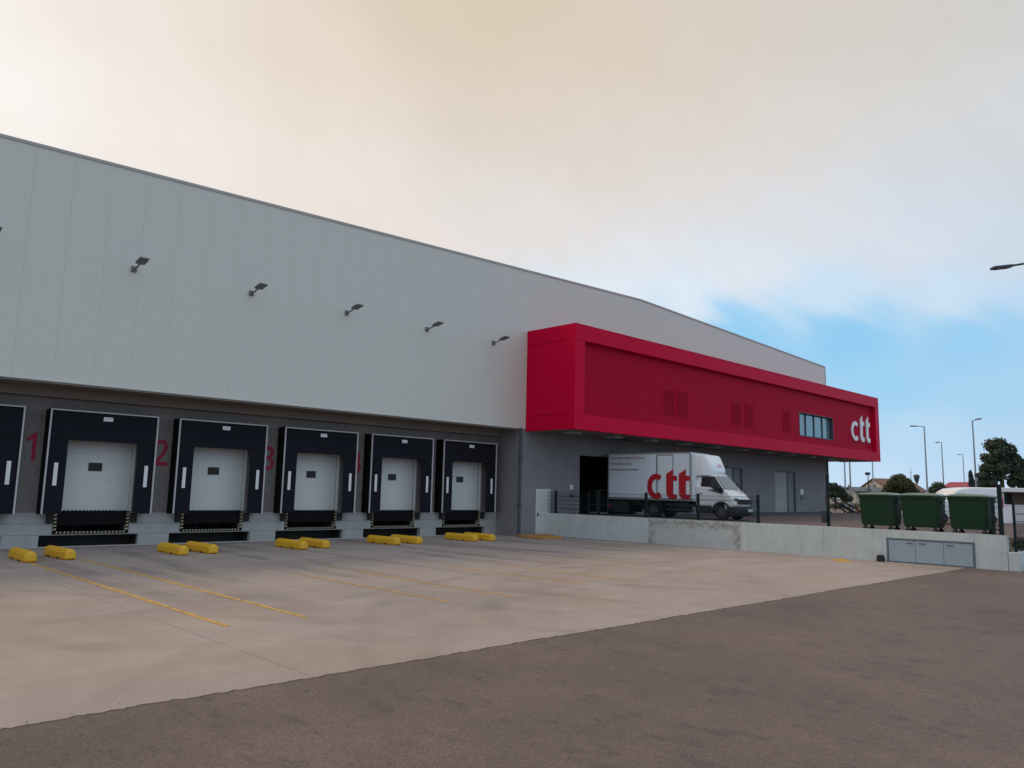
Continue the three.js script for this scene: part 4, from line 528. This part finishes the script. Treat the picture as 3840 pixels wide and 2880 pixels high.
  // scrub on the earth beyond
  { const c = []; seed = 91; for (let i = 0; i < 26; i++) { const [x, z] = O(92, -12, rr(-6, 16), rr(0, 14)); c.push([x, 1.0 + rr(0.1, 0.35), z, rr(0.5, 1.2), rr(0.2, 0.5), rr(0.5, 1.2)]); } const m = part('scrub', leaves(c, 260, 0.14, 77), M.leafD); m.userData = { kind: 'stuff', label: 'dry low scrub covering the earth beyond the yard', category: 'scrub' }; }
  { const c = []; seed = 97; for (let i = 0; i < 22; i++) c.push([rr(29.95, 36), 0.72 + rr(-0.1, 0.12), rr(20.56, 20.72), 0.28, 0.22, 0.08]); const m = part('weeds', leaves(c, 150, 0.05, 79), M.leafB); m.userData = { kind: 'stuff', label: 'green weeds growing behind the fence on the kerb wall', category: 'weeds' }; }
  const house = (name, label, x, z, turn, w, d, e, rh, wallM, roofM, y0 = 0.95) => {
    const h = thing(name, label, 'house', [x, y0, z]); h.off = ORI; const L = (g) => g;
    part('wall', slab([[-d / 2, 0], [d / 2, 0], [d / 2, e], [0, e + rh], [-d / 2, e]], -w / 2, w / 2), wallM, h);
    const ro = []; for (const s of [-1, 1]) { const g = new THREE.BoxGeometry(Math.hypot(d / 2 + 0.4, rh * (d / 2 + 0.4) / (d / 2)), 0.14, w + 0.6); g.rotateZ(-s * Math.atan2(rh, d / 2)); g.translate(s * (d / 4 + 0.2), e + rh / 2 - 0.2 * rh / (d / 2) + 0.08, 0); ro.push(g); } const rf = part('roof', ro, roofM, h); part('chimney', box(0.6, 1.1, e + rh * 0.4, e + rh + 0.5, -0.3, 0.3), wallM, rf);
    for (const [px, py] of [[-d / 4, 1.2], [d / 4 - 0.3, 1.2], [0, e - 0.1]]) { const f = part('window', slab(rect(px - 0.45, px + 0.45, py, py + 1.1), w / 2 + 0.002, w / 2 + 0.06, [rect(px - 0.38, px + 0.38, py + 0.07, py + 1.03)]), M.strip, h); part('pane', box(px - 0.38, px + 0.38, py + 0.07, py + 1.03, w / 2 + 0.004, w / 2 + 0.02), M.glass, f); }
    for (const pz of [-w / 4, w / 4]) { const f = part('window', box(-d / 2 - 0.05, -d / 2 - 0.004, 1.2, 2.3, pz - 0.45, pz + 0.45), M.strip, h); part('pane', box(-d / 2 - 0.06, -d / 2 - 0.051, 1.27, 2.23, pz - 0.38, pz + 0.38), M.glass, f); }
    h.rotation.y = turn; return h;
  };
  house('cream_house', 'cream gabled house with a brown tiled roof beyond the green bins', 127.4, -18.6, -2.05, 6.2, 7.2, 2.6, 1.75, M.cream, M.tile);
  house('red_roofed_house', 'far house with a dusky red roof showing above the white van', 147.6, -13.2, -0.4, 7, 6, 2.9, 1.45, M.brown, M.tileRed);
  house('low_dark_house', 'low dark roofed house seen under the red volume beyond the poles', 118, -18.6, -2.35, 5, 4.5, 2.3, 0.55, M.wallLow, M.slate);
  { const h = thing('porch_house', 'small brown house with a white roof edge at the right border', 'house', [71.5, 0.95, 12.2]); h.off = ORI; // front faces the yard
    part('wall', slab(rect(-2.2, 5, 0, 2.05), -4, -1.2, [rect(-1.6, -0.7, 0.02, 1.9)]), M.brown, h); part('roof', rbox(-2.6, 5.4, 2.03, 2.36, -4.2, 0.4, 0.04, 1), M.letter, h); part('door', box(-1.6, -0.7, 0.02, 1.9, -1.5, -1.45), M.plastic, h); part('porch_post', box(-2.4, -2.25, 0, 2.03, 0.1, 0.25), M.white, h); h.rotation.y = -0.77; }
  { const w = thing('white_wall', 'low white rendered garden wall behind the fence at the right edge', 'wall', [53, 1, 15.7]); w.off = ORI; part('wall', rbox(-1.15, 7, 0, 1.0, -0.1, 0.1, 0.015, 1), M.letter, w); part('coping', rbox(-1.2, 7, 1.0, 1.06, -0.14, 0.14, 0.015, 1), M.letter, w); w.rotation.y = -0.77; }
  { // white van: side seen across the view; local +x is the view's right
    const v = thing('white_van', 'white van parked behind the rightmost green bin', 'van', [45.3, 1.0, 15.5]); v.off = ORI; const side = [[-2.6, 0.35], [-2.62, 0.85], [-2.4, 1.02], [-1.55, 1.2], [-1.0, 1.72], [-0.7, 1.86], [0, 1.93], [1.2, 1.92], [1.32, 1.8], [1.38, 1.1], [1.36, 0.35]];
    const g = new THREE.ExtrudeGeometry(poly(side), { depth: 1.6, bevelEnabled: true, bevelSize: 0.06, bevelThickness: 0.1, bevelOffset: -0.06, bevelSegments: 3 }); g.translate(0, 0, -1.7); part('body', toCreasedNormals(g, 0.6), M.paint, v);
    part('side_window', [slab([[-1.4, 1.2], [-0.95, 1.6], [-0.5, 1.6], [-0.5, 1.2]], 0.002, 0.01)], M.glass, v); part('windscreen', quad([-1.5, 1.22, -1.55], [-1.5, 1.22, -0.05], [-1.02, 1.7, -0.12], [-1.02, 1.7, -1.48]), M.glass, v); part('bumper', rbox(-2.72, -2.5, 0.3, 0.55, -1.6, 0, 0.05, 2), M.plastic, v); part('tail_lamp', rbox(1.33, 1.41, 0.9, 1.4, -0.1, 0.0, 0.02, 1), M.redDark, v);
    for (const x of [-1.85, 0.65]) for (const z of [-0.02, -1.5]) { const w = part('wheel', bar(V(x, 0.32, z - 0.1), V(x, 0.32, z + 0.1), 0.32, 20), M.rubber, v); part('rim', bar(V(x, 0.32, z - 0.105), V(x, 0.32, z + 0.105), 0.18, 14), M.galv, w); } part('headlight', rbox(-2.64, -2.45, 0.72, 0.9, -0.35, -0.02, 0.03, 2), M.screen, v); v.rotation.y = -0.77; }
  { // water tower
    const t = thing('water_tower', 'far mushroom shaped water tower on the horizon right of the round tree', 'water tower', [645.5, 0.95, -188]); part('tank', new THREE.LatheGeometry([[0.01, 15.0], [0.75, 15.2], [1.9, 18.6], [2.3, 20.6], [2.1, 21.3], [1.2, 21.9], [0.01, 22.1]].map(([a, b]) => new THREE.Vector2(a, b)), 20).translate(645.5, 0, -188), M.slate, t); part('shaft', bar(V(645.5, 0.95, -188), V(645.5, 15.8, -188), 0.75, 12, 0.6), M.pole, t); part('ladder', [bar(V(644.6, 1, -187.6), V(644.7, 16, -187.6), 0.06, 4)], M.slate, t); }
  { // stair rails at the far building corner
    const s = thing('stair_railing', 'dark sloping stair railing at the far corner of the warehouse', 'railing', [63.2, 1.0, 1.2]); for (const dz of [0, 0.75]) { const z = 0.55 + dz; part('rail', [bar(V(63.25, 2.05, z - 0.35), V(64.7, 1.05, z + 0.75), 0.08, 8), bar(V(63.25, 1.7, z - 0.35), V(64.4, 0.97, z + 0.55), 0.06, 8)], M.steel, s); for (const k of [0.1, 0.5, 0.85]) part('baluster', bar(V(63.25 + 1.45 * k, 0.95, z - 0.35 + 1.1 * k), V(63.25 + 1.45 * k, 2.05 - k, z - 0.35 + 1.1 * k), 0.025, 6), M.steel, s); }
}
  { const p = thing('earth_pile', 'heap of reddish earth beyond the stair railing', 'earth heap', [70.5, 1, 0.5]); const g = new THREE.IcosahedronGeometry(1, 3), a = g.attributes.position; for (let i = 0; i < a.count; i++) { const x = a.getX(i), y = a.getY(i), z = a.getZ(i), k = 1 + 0.35 * (fbm(x * 2 + 9, z * 2 + y * 2 + 5, 3) - 0.5); a.setXYZ(i, 70.6 + x * 1.5 * k, 1 + Math.max(-0.05, y * 0.75 * k), 0.6 + z * 1.5 * k); } g.computeVertexNormals(); part('heap', g, std([0.20, 0.085, 0.065], { roughness: 0.95, map: at(mott, 0.5, 0.5) }), p); const st = []; seed = 5; for (let i = 0; i < 14; i++) { const d = new THREE.DodecahedronGeometry(rr(0.05, 0.14)); d.translate(70.6 + rr(-1.9, 1.9), 1.05, 0.6 + rr(-1.9, 1.9)); st.push(d); } part('stones', st, M.brown, p, 'stuff'); }
}
scene.traverse((o) => { if (o.isMesh) { o.castShadow = true; o.receiveShadow = true; } });
renderer.render(scene, camera);
